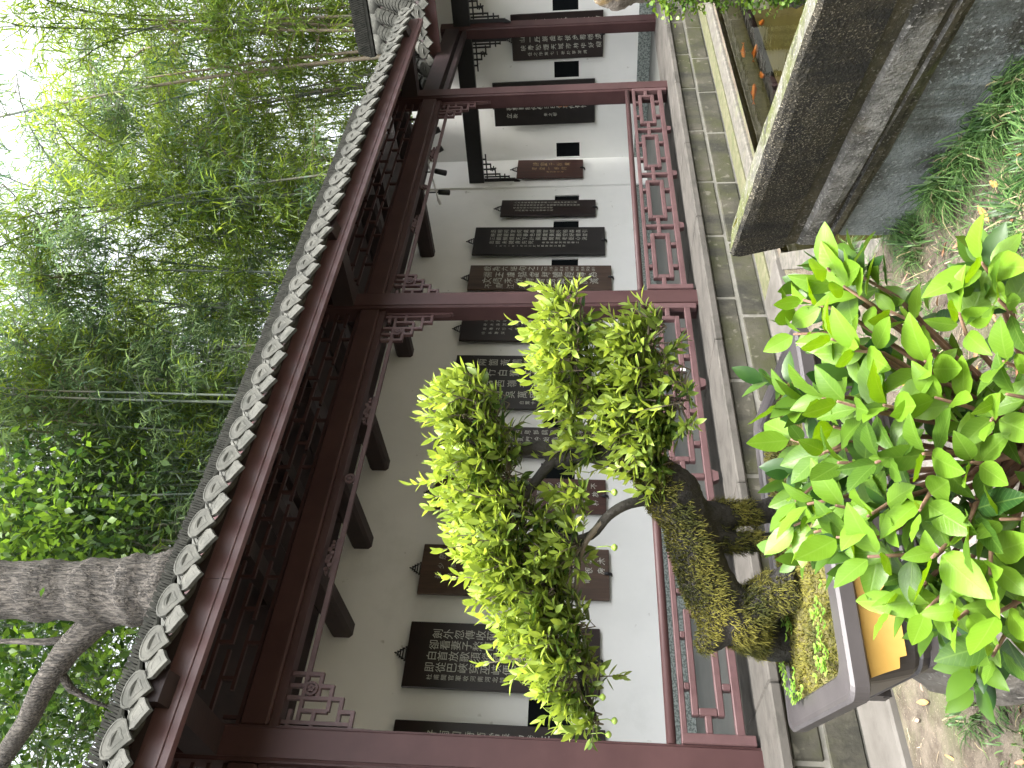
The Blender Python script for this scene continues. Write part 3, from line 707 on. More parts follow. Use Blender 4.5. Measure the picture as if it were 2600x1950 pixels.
def pool():
    W0=Vector((2.30,.93,0)); W1=Vector((2.86,2.27,0)); d=(W1-W0).normalized(); out=Vector((-d.y,d.x,0))   # out: towards the lawn
    A=W0-d*2.2
    black=surf('black_algae',(.010,.0095,.007),(.038,.032,.018),11,.95,c3=(.075,.066,.040),s3=2.2,lo3=.46,hi3=.66,bs=1,bscale=75,bd=.04,c4=(.24,.215,.16),s4=150,lo4=.57,hi4=.66,c5=(.012,.012,.010),s5=5,lo5=.48,hi5=.62)
    rim=surf('lichen_rim',(.075,.075,.058),(.15,.145,.118),22,.95,c3=(.075,.085,.022),s3=7,lo3=.40,hi3=.56,bs=1,bscale=60,bd=.015,c4=(.26,.25,.215),s4=70,lo4=.58,hi4=.68,c5=(.04,.04,.03),s5=14,st5=(1,1,1),lo5=.55,hi5=.66)
    grey=surf('weathered_grey',(.10,.099,.09),(.25,.245,.225),12,.95,c3=(.028,.027,.021),s3=3.4,lo3=.44,hi3=.62,bs=1,bscale=60,bd=.02,c4=(.30,.29,.27),s4=90,lo4=.58,hi4=.66,c5=(.10,.082,.045),s5=3,st5=(1,1,.5),lo5=.54,hi5=.68)
    brown=surf('stained_groove',(.030,.028,.018),(.075,.066,.040),14,.95,c3=(.085,.092,.036),s3=5,bs=1,bscale=60,bd=.015,c4=(.17,.16,.14),s4=80,lo4=.6,hi4=.68)
    blue=surf('blue_grey_render',(.135,.153,.155),(.23,.255,.258),9,.9,c3=(.050,.049,.040),s3=2.6,lo3=.45,hi3=.62,bs=.9,bscale=70,bd=.015,c4=(.30,.32,.315),s4=75,lo4=.58,hi4=.68,c5=(.045,.047,.036),s5=4,lo5=.52,hi5=.68)
    prof=[(-.150,-.35,0),(-.150,.72,0),(-.135,.752,0),(-.02,.762,0),(.0,.748,1),(.004,.715,1),(-.012,.62,1),(-.03,.53,1),(-.05,.515,2),(-.058,.47,2),(-.040,.455,3),(-.036,.40,3),(-.040,.372,3),(-.062,.366,2),(-.066,.345,2),(-.054,.338,3),(-.056,.315,2),(-.075,.308,2),(-.078,.284,2),(-.082,.275,4),(-.084,.10,4),(-.088,-.1,4)]
    # longitudinal stations with slight waviness
    n=44; mb=MB(); L=(W1-A).length; k=len(prof)
    for i in range(n+1):
        s=L*i/n
        for j,(o,z,mi) in enumerate(prof):
            wob=.006*math.sin(s*5+j)+.004*(random.random()-.5)
            wz=.004*(random.random()-.5) if 0<j<k-1 else 0
            p=A+d*s+out*(o+wob); 
            if i==n: p=p-d*(.02*random.random()+max(0,(-o))*.35)
            mb.v.append((p.x,p.y,z+wz))
    for i in range(n):
        for j in range(k-1):
            mb.f.append((i*k+j,(i+1)*k+j,(i+1)*k+j+1,i*k+j+1)); mb.m.append(prof[j+1][2] if j+1<k else 0)
    mb.f.append(tuple(n*k+j for j in range(k))); mb.m.append(1)
    w=mb.build('pool_wall',[rim,black,brown,grey,blue]); fix_normals(w)
    tag(w,'low moulded pool wall with mossy rim and black stained face','wall')
    # hidden return kerb closing the pool at its near corner
    MB().bar((W1.x+.02,W1.y-.02,-.16),(4.60,3.70,-.16),.12,.34).build('return_kerb',CURB,w)
    # water and bed
    wm,N,L_,B=new_mat('pool_water'); N.remove(B)
    tr=N.new('ShaderNodeBsdfTransparent'); tr.inputs[0].default_value=(.50,.50,.33,1)
    gl=N.new('ShaderNodeBsdfGlossy'); gl.inputs['Roughness'].default_value=.03; gl.inputs[0].default_value=(.9,.9,.85,1)
    fr=N.new('ShaderNodeFresnel'); fr.inputs[0].default_value=1.33
    bp=N.new('ShaderNodeBump'); bp.inputs['Strength'].default_value=.06; bp.inputs['Distance'].default_value=.02
    L_.new(noise(N,L_,9,2,.5),bp.inputs['Height'])
    for q in (gl,fr): L_.new(bp.outputs[0],q.inputs['Normal'])
    mx=N.new('ShaderNodeMixShader'); L_.new(fr.outputs[0],mx.inputs[0]); L_.new(tr.outputs[0],mx.inputs[1]); L_.new(gl.outputs[0],mx.inputs[2])
    L_.new(mx.outputs[0],N['Material Output'].inputs[0])
    bed=surf('pool_bed',(.075,.066,.036),(.115,.098,.056),2,.9,c3=(.09,.085,.045),s3=3,bs=.3,bscale=20)
    poly=[(A.x,A.y),(14.4,A.y),(14.4,4.2),(10.9,4.2),(10.9,3.73),(4.62,3.73),(W1.x,W1.y)]
    m=MB(); m.add([(x,y,-.03) for x,y in poly],[tuple(range(len(poly)))]); m.build('water',wm,kind='structure')
    m=MB(); m.add([(x,y,-.42) for x,y in poly],[tuple(range(len(poly)))]); m.build('pool_bed',bed,kind='structure')
pool()

def koi():
    m=surf('koi_orange',(.55,.13,.025),(.62,.20,.05),9,.35,bs=0)
    places=[((1760,1940),0.3,'orange carp nearest the mossy wall rim'),((1838,1921),1.4,'orange carp under the fern'),((1900,1938),.5,'long red carp at the edge of the picture'),((1805,1890),-.4,'slim pale orange carp by the concrete strip'),((1738,1915),2.2,'small dark orange carp deep in the pool')]
    for (u,v),a,lab in places:
        p=on_z(u,v,-.075); L=.17
        sec=[(0,.004),(.06,.022),(.18,.038),(.34,.044),(.52,.036),(.72,.020),(.84,.012)]
        b=MB()
        pts=[Vector((t*L,.02*math.sin(t*4),0)) for t,_ in sec]
        b.tube(pts,[r*.5 for _,r in sec],8)
        body=b.build('koi_carp',m,None,True); body.location=p; body.rotation_euler=(0,0,a)
        tag(body,lab+' in the pool','fish','carp in the pool')
        f=MB(); e=pts[-1]; f.add([e+Vector((0,.004,0)),e+Vector((.04,.01,.016)),e+Vector((.03,.006,0)),e+Vector((.04,.01,-.014))],[(0,1,2),(0,2,3)]); f.build('tail_fin',m,body)
        f=MB(); f.add([(.05,.006,.018),(.08,.008,.032),(.11,.006,.016)],[(0,1,2)]); f.build('dorsal_fin',m,body)
koi()

# ------------------------------------------------------------------ rocks
from mathutils import noise as mnoise
def rock_mesh(name, size, seg, rings, amp, freq, seed, mat, ridged=False, flat_top=None, holes=0):
    V=[]; F=[]
    sv=Vector((seed*3.1,seed*1.7,seed*.9))
    for j in range(rings+1):
        ph=math.pi*j/rings
        for i in range(seg):
            th=2*math.pi*i/seg
            n=Vector((math.sin(ph)*math.cos(th),math.sin(ph)*math.sin(th),math.cos(ph)))
            sgn=lambda q: math.copysign(abs(q)**.75,q)
            p=Vector((sgn(n.x)*size[0],sgn(n.y)*size[1],sgn(n.z)*size[2]))
            q=p*freq+sv
            if ridged: a=1-2*abs(mnoise.noise(q)); a=a*.6+.4*(1-2*abs(mnoise.noise(q*2.3)))+.18*mnoise.noise(q*7)+.10*mnoise.noise(q*16)
            else: a=mnoise.noise(q)+.5*mnoise.noise(q*2.1)+.25*mnoise.noise(q*4.6)+.10*mnoise.noise(q*11)
            p=p+n*(amp*a)
            if flat_top is not None and p.z>flat_top: p.z=flat_top+.25*(p.z-flat_top)
            V.append(p)
    for j in range(rings):
        for i in range(seg):
            F.append((j*seg+i,(j+1)*seg+i,(j+1)*seg+(i+1)%seg,j*seg+(i+1)%seg))
    me=bpy.data.meshes.new(name); me.from_pydata(V,[],F); me.materials.append(mat)
    me.polygons.foreach_set('use_smooth',[True]*len(F)); me.update(); return me
BOULDER=surf('pale_boulder',(.115,.105,.088),(.18,.168,.147),9,.95,c3=(.035,.032,.027),s3=7,lo3=.55,hi3=.66,bs=.8,bscale=30,bd=.015,c4=(.26,.25,.225),s4=60,lo4=.6,hi4=.68)
TAIHU=surf('taihu_stone',(.19,.16,.13),(.34,.30,.255),14,.95,c3=(.12,.10,.08),s3=9,lo3=.5,hi3=.62,bs=1.0,bscale=45,bd=.02,c4=(.35,.24,.10),s4=5,lo4=.6,hi4=.7)
POT_C=Vector((1.285,2.05,0)); POT_A=math.atan2(-.21,.978)
o=link('boulder',rock_mesh('boulder',(.44,.36,.33),56,36,.075,3.1,2,BOULDER,flat_top=.27)); o.location=(1.27,2.02,.245); o.rotation_euler=(0,0,POT_A+.25)
tag(o,'pale lichen spotted boulder carrying the bonsai pot','rock')
e=empty('garden_rock',tuple(on_z(2075,2030,-.3)))
p0=at(2072,1700,4.7); tag(e,'tall holed garden rock in the pool at the picture edge','rock')
e.location=(p0.x,p0.y,-.4)
for nm,dz,su,hh,sd in (('rock_body',.95,.24,.55,4),('rock_shoulder',1.58,.24,.33,9)):
    q=link(nm,rock_mesh(nm,(su,su*.9,hh),60,52,.10,4.2,sd,TAIHU,ridged=True),e); q.location=(.05,0,dz)
q=link('rock_foot',rock_mesh('rock_foot',(.30,.26,.5),50,40,.09,4.5,11,surf('dark_wet_rock',(.05,.05,.042),(.12,.11,.09),14,.9,bs=1,bscale=40,bd=.02),ridged=True),e); q.location=(.02,0,.35)
TAIHU_O=e

# ------------------------------------------------------------------ plants helpers
def vec(a): return np.array(a,dtype=float)
def unit(a): return a/(np.linalg.norm(a)+1e-9)
def blades(org, dirs, length, width, droop, nseg=4, tone=None, twist=None):
    # arching grass blades; returns V,F,tone
    N=len(org); V=[];
    side=np.cross(dirs,np.array([0,0,1.])); side/=np.linalg.norm(side,axis=1,keepdims=True)+1e-6
    ts=np.linspace(0,1,nseg+1)
    P=[]
    for t in ts:
        c=org+dirs*(length*t)[:,None]; c[:,2]-=droop*length*t*t
        w=(width*(1-t**2.2)*.5+.0003)[:,None]
        P.append(np.stack([c-side*w,c+side*w],1))
    V=np.stack(P,1).reshape(-1,3)
    k=2*(nseg+1); F=[]
    for i in range(nseg): F.append((2*i,2*i+1,2*i+3,2*i+2))
    F=(np.array(F)[None]+(np.arange(N)*k)[:,None,None]).reshape(-1,4)
    T=np.repeat(tone if tone is not None else rng.random(N),k)
    return V,F,T

GRASS=leaf_mat('grass_blade',(.026,.070,.020),(.14,.25,.075),.3,c_odd=(.34,.29,.17))
MOSSF=leaf_mat('moss_fibre',(.035,.042,.007),(.20,.185,.035),.25,rough=.9)
def grass_tuft(p, n, ln, spread, label, lean=(0,0)):
    a=rng.random(n)*2*np.pi; r=spread*np.sqrt(rng.random(n))
    org=np.stack([p[0]+r*np.cos(a),p[1]+r*np.sin(a),np.full(n,.005)],1)
    el=.55+.75*rng.random(n)
    a2=a+.5*rng.normal(size=n)
    d=np.stack([np.cos(a2)*np.cos(el)+lean[0],np.sin(a2)*np.cos(el)+lean[1],np.sin(el)*1.15],1)
    L=ln*(.55+.6*rng.random(n)); tn=rng.random(n)**1.2
    tn=np.where(rng.random(n)<.05,1.2,tn)
    V,F,T=blades(org,d,L,np.full(n,.0055)*(.7+.6*rng.random(n)),.55+.5*rng.random(n),5,tn)
    o=link('grass_tuft',arr_mesh('grass_tuft',V,F,GRASS,T)); o['kind']='thing' if False else 'object'
    del o['kind']
    tag(o,label,'grass','mondo grass tufts')
    return o
for (u,v),n,ln,sp,lab in (
    ((1500,2420),420,.30,.07,'largest dense grass tuft arching against the blue grey base of the pool wall'),
    ((1425,2300),420,.30,.08,'tall full grass tuft in front of the pool wall end'),
    ((1590,2490),320,.30,.08,'arching grass tuft between the largest tuft and the picture edge'),
    ((1720,2480),260,.28,.07,'grass tuft close under the blue grey wall base'),
    ((1880,2560),240,.28,.07,'grass tuft at the lower right picture corner against the wall'),
    ((1680,2560),300,.28,.08,'loose grass tuft at the foot of the pool wall near the picture corner'),
    ((1800,2640),260,.26,.07,'grass tuft in the corner of the picture under the pool wall'),
    ((1330,2330),160,.20,.07,'thin grass tuft left of the large tuft'),
    ((1290,2170),150,.16,.08,'dark low grass tuft at the end of the pool wall'),
    ((1180,2120),150,.15,.10,'dark low grass tuft beside the paving slab edge'),
    ((1230,2230),120,.16,.09,'sparse dark grass between shrub and pool wall'),
    ((1420,2620),170,.24,.10,'grass tuft behind the lower right shrub leaves'),
    ((1590,2680),200,.24,.10,'grass tuft below the large one at the picture edge'),
    ((150,2480),190,.20,.08,'grass tuft beside the pale boulder'),
    ((60,2600),110,.18,.09,'small grass tuft at the lower corner by the boulder'),
    ((1090,2380),90,.15,.1,'faint grass behind the shrub')):
    p=on_z(u,v,0); grass_tuft((p.x,p.y),n,ln,sp,lab)
# straw and thin litter
def litter():
    n=2600; u=rng.uniform(-100,2000,n); v=rng.uniform(2040,2900,n)
    P=np.array([tuple(on_z(a,b,.022)) for a,b in zip(u,v)])
    c=P-np.array([2.36,.90,0]); ok=(c[:,0]*.922-c[:,1]*.387<-.02)&(P[:,1]<3.62); P=P[ok]; n=len(P)
    a=rng.random(n)*2*np.pi; d=np.stack([np.cos(a),np.sin(a),.15*rng.normal(size=n)],1)
    V,F,T=blades(P,d,.02+.06*rng.random(n)**2,np.full(n,.003)*(.5+rng.random(n)),np.full(n,.1),2,rng.random(n))
    m=leaf_mat('dry_straw',(.14,.10,.06),(.50,.42,.29),.1)
    o=link('straw_litter',arr_mesh('straw_litter',V,F,m,T)); o['kind']='stuff'; o['label']='dry straw and twigs scattered over the soil'
    # short sparse ground-cover grass
    n=5200; u=rng.uniform(900,2050,n); v=rng.uniform(2060,2900,n)
    P=np.array([tuple(on_z(a,b,.012)) for a,b in zip(u,v)])
    c=P-np.array([2.36,.90,0]); ok=(c[:,0]*.922-c[:,1]*.387<-.03)&(P[:,1]<3.60)
    dn=np.array([mnoise.noise(Vector((p[0]*2.2,p[1]*2.2,3))) for p in P]); ok&=(dn>-.12); P=P[ok]; n=len(P)
    a=rng.random(n)*2*np.pi; d=np.stack([np.cos(a),np.sin(a),.5+.9*rng.random(n)],1)
    V,F,T=blades(P,d,.04+.07*rng.random(n),np.full(n,.0035),np.full(n,.6),3,np.where(rng.random(n)<.18,1.2,rng.random(n)*.9))
    o=link('ground_cover',arr_mesh('ground_cover',V,F,GRASS,T)); o['kind']='stuff'; o['label']='thin short grass over the soil'
litter()
# fallen leaves, each one its own
def fallen():
    mats=[surf('fallen_brown',(.22,.10,.05),(.33,.17,.09),20,.7,bs=.2),surf('fallen_orange',(.42,.20,.05),(.52,.29,.10),20,.7,bs=.2),surf('fallen_pink_brown',(.30,.17,.13),(.40,.25,.19),20,.7,bs=.2),surf('fallen_yellow',(.60,.52,.08),(.66,.58,.14),20,.6,bs=.1)]
    mes=[]
    for i,m in enumerate(mats):
        for cv in (-.35,.15):
            v,f=leaf_geom(5,.36,.5,cv,.45); mes.append(arr_mesh('fallen_leaf',v,f,m,smooth=True))
    n=0
    while n<70:
        u=random.uniform(0,1950); v=random.uniform(2090,2640)
        if 250<u<900: continue
        p=on_z(u,v,.03)
        if p.y>3.6 or (p.x-2.36)*.922-(p.y-.90)*.387>-.04: continue
        o=link('fallen_leaf',mes[random.choice((0,1,2,3,4,5))]); o.location=p; s=.035+.03*random.random(); o.scale=(s,s,s)
        o.rotation_euler=(random.uniform(-.3,.3),random.uniform(-.5,.5),random.random()*6.28)
        tag(o,'dry curled fallen leaf lying on the soil','leaf','fallen leaves on the soil'); n+=1
    d=Vector((.387,.922,0)); W0=Vector((2.30,.93,0))
    for s,z,off,mi,lab in ((1.20,.768,.05,6,'small yellow leaf lying on the mossy pool rim'),):
        p=W0+d*s+Vector((d.y,-d.x,0))*off; o=link('fallen_leaf',mes[mi]); o.location=(p.x,p.y,z); o.scale=(.05,)*3; o.rotation_euler=(.1,.2,1.0)
        tag(o,lab,'leaf')
fallen()

# ------------------------------------------------------------------ maidenhair fern on the rock
def fern():
    lm=leaf_mat('fern_leaf',(.04,.10,.014),(.19,.31,.05),.4)
    base=vec(TAIHU_O.location); V=[];F=[];T=[]
    fan=np.array([(0,0,0),(-.5,.55,.05),(-.3,.95,.08),(.3,.95,.08),(.5,.55,.05)]); ff=np.array([(0,1,2),(0,2,3),(0,3,4)])
    left=-vec(cr); tow=-vec(cf); tow[2]=0; orgs=[];dirs=[];sc_=[];tn=[]
    stem=MB()
    for i in range(230):
        z=.42+1.05*random.random(); s=base+np.array([0,0,z])
        s=s+unit(left)*(.16+.10*random.random())+unit(tow)*(.20*random.random()-.02)
        d=unit(left*(.5+.9*random.random())+tow*(random.random()*1.0-.2)+np.array([0,0,.9*random.random()-.2]))
        L=.10+.14*random.random(); tone=.15+.85*random.random()*(.4+.6*min(1,(z-.3)/.7))
        pts=[]
        for k in range(9):
            t=k/8; p=s+d*L*t+np.array([0,0,-.55*L*t*t]); pts.append(p)
            if k>1:
                for sd in (-1,1):
                    orgs.append(p+rng.normal(size=3)*.004); dirs.append(unit(np.cross(d,[0,0,1])*sd+np.array([0,0,-.5])+rng.normal(size=3)*.5)); sc_.append(.018+.012*random.random()); tn.append(min(1,max(0,tone+.2*rng.normal())))
    fr=frames_from(np.array(dirs),np.array([[0,0,1.]])+rng.normal(size=(len(dirs),3))*.6)
    V,F=instance(fan,ff,np.array(orgs),fr,np.array(sc_))
    o=link('maidenhair_fern',arr_mesh('maidenhair_fern',V,F,lm,np.repeat(tn,5)))
    tag(o,'bright lime maidenhair fern hanging from the garden rock','fern')
    # dark sedge at the waterline below it
    n=150; org=np.tile(base+np.array([0,0,.34])+unit(left)*.18,(n,1))+rng.normal(size=(n,3))*.06
    d=unit(left)[None]*.6+tow[None]*.5+rng.normal(size=(n,3))*.45+np.array([0,0,.25])
    Vb,Fb,Tb=blades(org,d,.16+.14*rng.random(n),np.full(n,.006),np.full(n,.6),4,rng.random(n)*.7)
    g=link('waterside_sedge',arr_mesh('waterside_sedge',Vb,Fb,GRASS,Tb)); tag(g,'drooping dark sedge at the waterline below the fern','grass')
fern()

# ------------------------------------------------------------------ bonsai pot
POTM=surf('pot_clay',(.042,.038,.039),(.062,.056,.057),5,.5,c3=(.095,.088,.088),s3=4,lo3=.55,hi3=.75,bs=.12,bscale=60,bd=.003)
POTD=surf('pot_clay_dark',(.026,.024,.024),(.04,.036,.036),5,.42,bs=.1,bscale=40,bd=.003)
YEL=surf('yellow_paint',(.50,.30,.065),(.54,.34,.085),6,.6,c3=(.44,.25,.05),s3=9,bs=.05)
def rrect(hl,hw,r,z,n=5):
    P=[]
    for cx,cy,a0 in ((hl-r,hw-r,0),(-hl+r,hw-r,90),(-hl+r,-hw+r,180),(hl-r,-hw+r,270)):
        for i in range(n+1):
            a=R(a0+90*i/n); P.append((cx+r*math.cos(a),cy+r*math.sin(a),z))
    return P
def loft(secs,cap0=True,cap1=True):
    n=len(secs[0]); m=MB(); vs=[p for s in secs for p in s]; f=[]
    for k in range(len(secs)-1):
        for i in range(n): f.append((k*n+i,k*n+(i+1)%n,(k+1)*n+(i+1)%n,(k+1)*n+i))
    if cap0: f.append(tuple(range(n))[::-1])
    if cap1: f.append(tuple((len(secs)-1)*n+i for i in range(n)))
    return m.add(vs,f)
def pot():
    e=empty('bonsai_pot',(POT_C.x,POT_C.y,0),POT_A); tag(e,'dark grey rectangular bonsai pot with flared rim and yellow patch','pot')
    ZR=.80
    loft([rrect(.42,.265,.06,.575),rrect(.435,.277,.06,.583),rrect(.445,.285,.065,.605),rrect(.44,.281,.06,.612),rrect(.450,.287,.065,.625),rrect(.468,.292,.06,.70),rrect(.476,.297,.05,.745),rrect(.47,.292,.05,.752)],True,False).build('body',POTD,e,False)
    r=loft([rrect(.47,.292,.05,.748),rrect(.515,.323,.045,.752),rrect(.523,.331,.04,.758),rrect(.525,.333,.04,.792),rrect(.518,.326,.04,.800),rrect(.505,.313,.04,.797),rrect(.460,.268,.05,.800),rrect(.452,.260,.05,.792),rrect(.440,.250,.05,.70)],False,False).build('rim',POTM,e)
    for sx in (-1,1):
        for sy in (-1,1):
            m=MB(); m.prism([(0,0),(.13,0),(.13,.03),(.10,.035),(.085,.055),(.0,.06)],(sx*.430,sy*.272,.585),(-sx,0,0),(0,0,-1),(0,-sy,0),.07)
            m.prism([(0,0),(.09,0),(.09,.03),(.06,.035),(.05,.055),(.0,.06)],(sx*.432,sy*.270,.584),(0,-sy,0),(0,0,-1),(-sx,0,0),.05)
            fix_normals(m.build('foot',POTM,e))
    m=MB(); m.add([p for p in rrect(.40,.245,.06,.56)]+[p for p in rrect(.40,.245,.06,.577)],[]); 
    loft([rrect(.405,.250,.06,.553),rrect(.415,.26,.06,.56),rrect(.415,.26,.06,.577)]).build('base',POTM,e)
    # yellow painted patch on the front face (the body leans outwards upwards)
    def face_y(z): return -(.287+(.297-.287)*(z-.625)/(.745-.625))-.003
    pts=[(x-.085,z+.008) for x,z in [(-.385,.735),(-.30,.738),(-.2,.736),(-.10,.737),(-.095,.69),(-.10,.645),(-.16,.642),(-.2,.648),(-.25,.640),(-.33,.642),(-.335,.66),(-.36,.664),(-.372,.70)]]
    m=MB(); m.add([(x,face_y(z)-.0035,z) for x,z in pts]+[(x,face_y(z)+.004,z) for x,z in pts],[tuple(range(len(pts)))]+[(i,(i+1)%len(pts),len(pts)+(i+1)%len(pts),len(pts)+i) for i in range(len(pts))])
    m.build('yellow_patch',YEL,e)
    # moss covered soil
    n=46; V=[];F=[]
    for j in range(n+1):
        for i in range(n+1):
            x=-.448+.896*i/n; y=-.256+.512*j/n
            ed=min(1,min(.448-abs(x),.256-abs(y))/.05)
            z=.770+.022*ed+.012*mnoise.noise(Vector((x*9,y*9,0)))+.008*mnoise.noise(Vector((x*25,y*25,2)))
            z+= .02*math.exp(-((x+.12)**2+(y-.05)**2)/.03)
            V.append((x,y,z))
    for j in range(n):
        for i in range(n): a=j*(n+1)+i; F.append((a,a+1,a+n+2,a+n+1))
    me=bpy.data.meshes.new('moss_soil'); me.from_pydata(V,[],F); me.materials.append(surf('moss_soil',(.08,.075,.02),(.14,.125,.04),20,.95,c3=(.13,.10,.06),s3=9,bs=.8,bscale=90,bd=.01)); me.polygons.foreach_set('use_smooth',[True]*len(F)); me.update(); link('moss_soil',me,e)
    k=9500; x=rng.uniform(-.44,.44,k); y=rng.uniform(-.25,.25,k); org=np.stack([x,y,np.array([.770+.022*min(1,min(.448-abs(p),.256-abs(q))/.05)+.012*mnoise.noise(Vector((p*9,q*9,0)))+.008*mnoise.noise(Vector((p*25,q*25,2)))+.02*math.exp(-((p+.12)**2+(q-.05)**2)/.03) for p,q in zip(x,y)])],1)
    a=rng.random(k)*6.28; d=np.stack([np.cos(a)*.7,np.sin(a)*.7,.5+.6*rng.random(k)],1)
    tn=np.array([.5+.8*mnoise.noise(Vector((p*6,q*6,1))) for p,q in zip(x,y)])+.25*rng.normal(size=k)
    Vb,Fb,Tb=blades(org,d,.012+.016*rng.random(k),np.full(k,.0028),np.full(k,.5),2,np.clip(tn,0,1))
    o=link('moss_fibres',arr_mesh('moss_fibres',Vb,Fb,MOSSF,Tb),e); o['kind']='stuff'
    # clover sprigs along the rim
    lm=leaf_mat('clover_leaf',(.10,.24,.03),(.30,.46,.09),.35)
    disc=np.array([(0,0,0)]+[(.5*math.cos(t)*1.0,.5+.5*math.sin(t),.06) for t in np.linspace(-2.2,2.2+3.14*0,7)]); df=np.array([(0,i,i+1) for i in range(1,7)])
    for ci,(cx,cy,cn) in enumerate(((-.40,-.19,26),(-.30,-.225,16),(-.43,.12,18),(-.22,.10,34),(-.16,.02,16),(.05,-.22,10),(-.38,.22,14))):
        orgs=[];dirs=[];s_=[]
        for q in range(cn):
            p=np.array([cx,cy,.795])+np.array([rng.normal()*.03,rng.normal()*.022,.012+.02*random.random()])
            for t in range(3):
                a=t*2.09+random.random(); orgs.append(p); dirs.append((math.cos(a),math.sin(a),.25+.3*random.random())); s_.append(.011+.006*random.random())
        fr=frames_from(np.array(dirs),np.array([[0,0,1.]]))
        V,F=instance(disc,df,np.array(orgs),fr,np.array(s_))
        link('clover_sprig',arr_mesh('clover_sprig',V,F,lm,np.repeat(rng.random(len(orgs)),len(disc))),e,'stuff')
    return e
pot()

# ------------------------------------------------------------------ bonsai tree
def shoots_to_leaves(shoots, per, spread=.9):
    # shoots: (origin, dir, length, tone); returns arrays of leaves
    O=[];D=[];S=[];T=[];I=[]
    for si,(p,d,L,tn,ls) in enumerate(shoots):
        d=unit(d); a=unit(np.cross(d,[.3,.2,1])); b=np.cross(d,a)
        for k in range(per):
            t=(k+.6)/per; ang=k*2.4+random.random()*.6
            op=(1.15-.75*t)*spread*(.8+.4*random.random())
            ld=unit(d*math.cos(op)+(a*math.cos(ang)+b*math.sin(ang))*math.sin(op))
            O.append(p+d*L*t); D.append(ld); S.append(ls*(.75+.5*random.random())*(1-.15*t)); T.append(min(1,max(0,tn+.35*(t-.6)+.12*rng.normal()))); I.append(si)
    return np.array(O),np.array(D),np.array(S),np.array(T),np.array(I)
BONLEAF=leaf_mat('bonsai_leaf',(.030,.070,.014),(.35,.46,.085),.40,tr_gain=1.25,rough=.32)
BONLEAFO=leaf_mat('bonsai_leaf_single',(.030,.070,.014),(.35,.46,.085),.40,obj=True,tr_gain=1.25,rough=.32)
TRUNKM=surf('bonsai_bark',(.012,.011,.010),(.032,.028,.024),14,.9,c3=(.055,.050,.042),s3=5,lo3=.55,hi3=.7,bs=1,bscale=45,bd=.012)
TWIG=surf('twig_bark',(.09,.075,.055),(.17,.14,.11),20,.85,bs=.4)
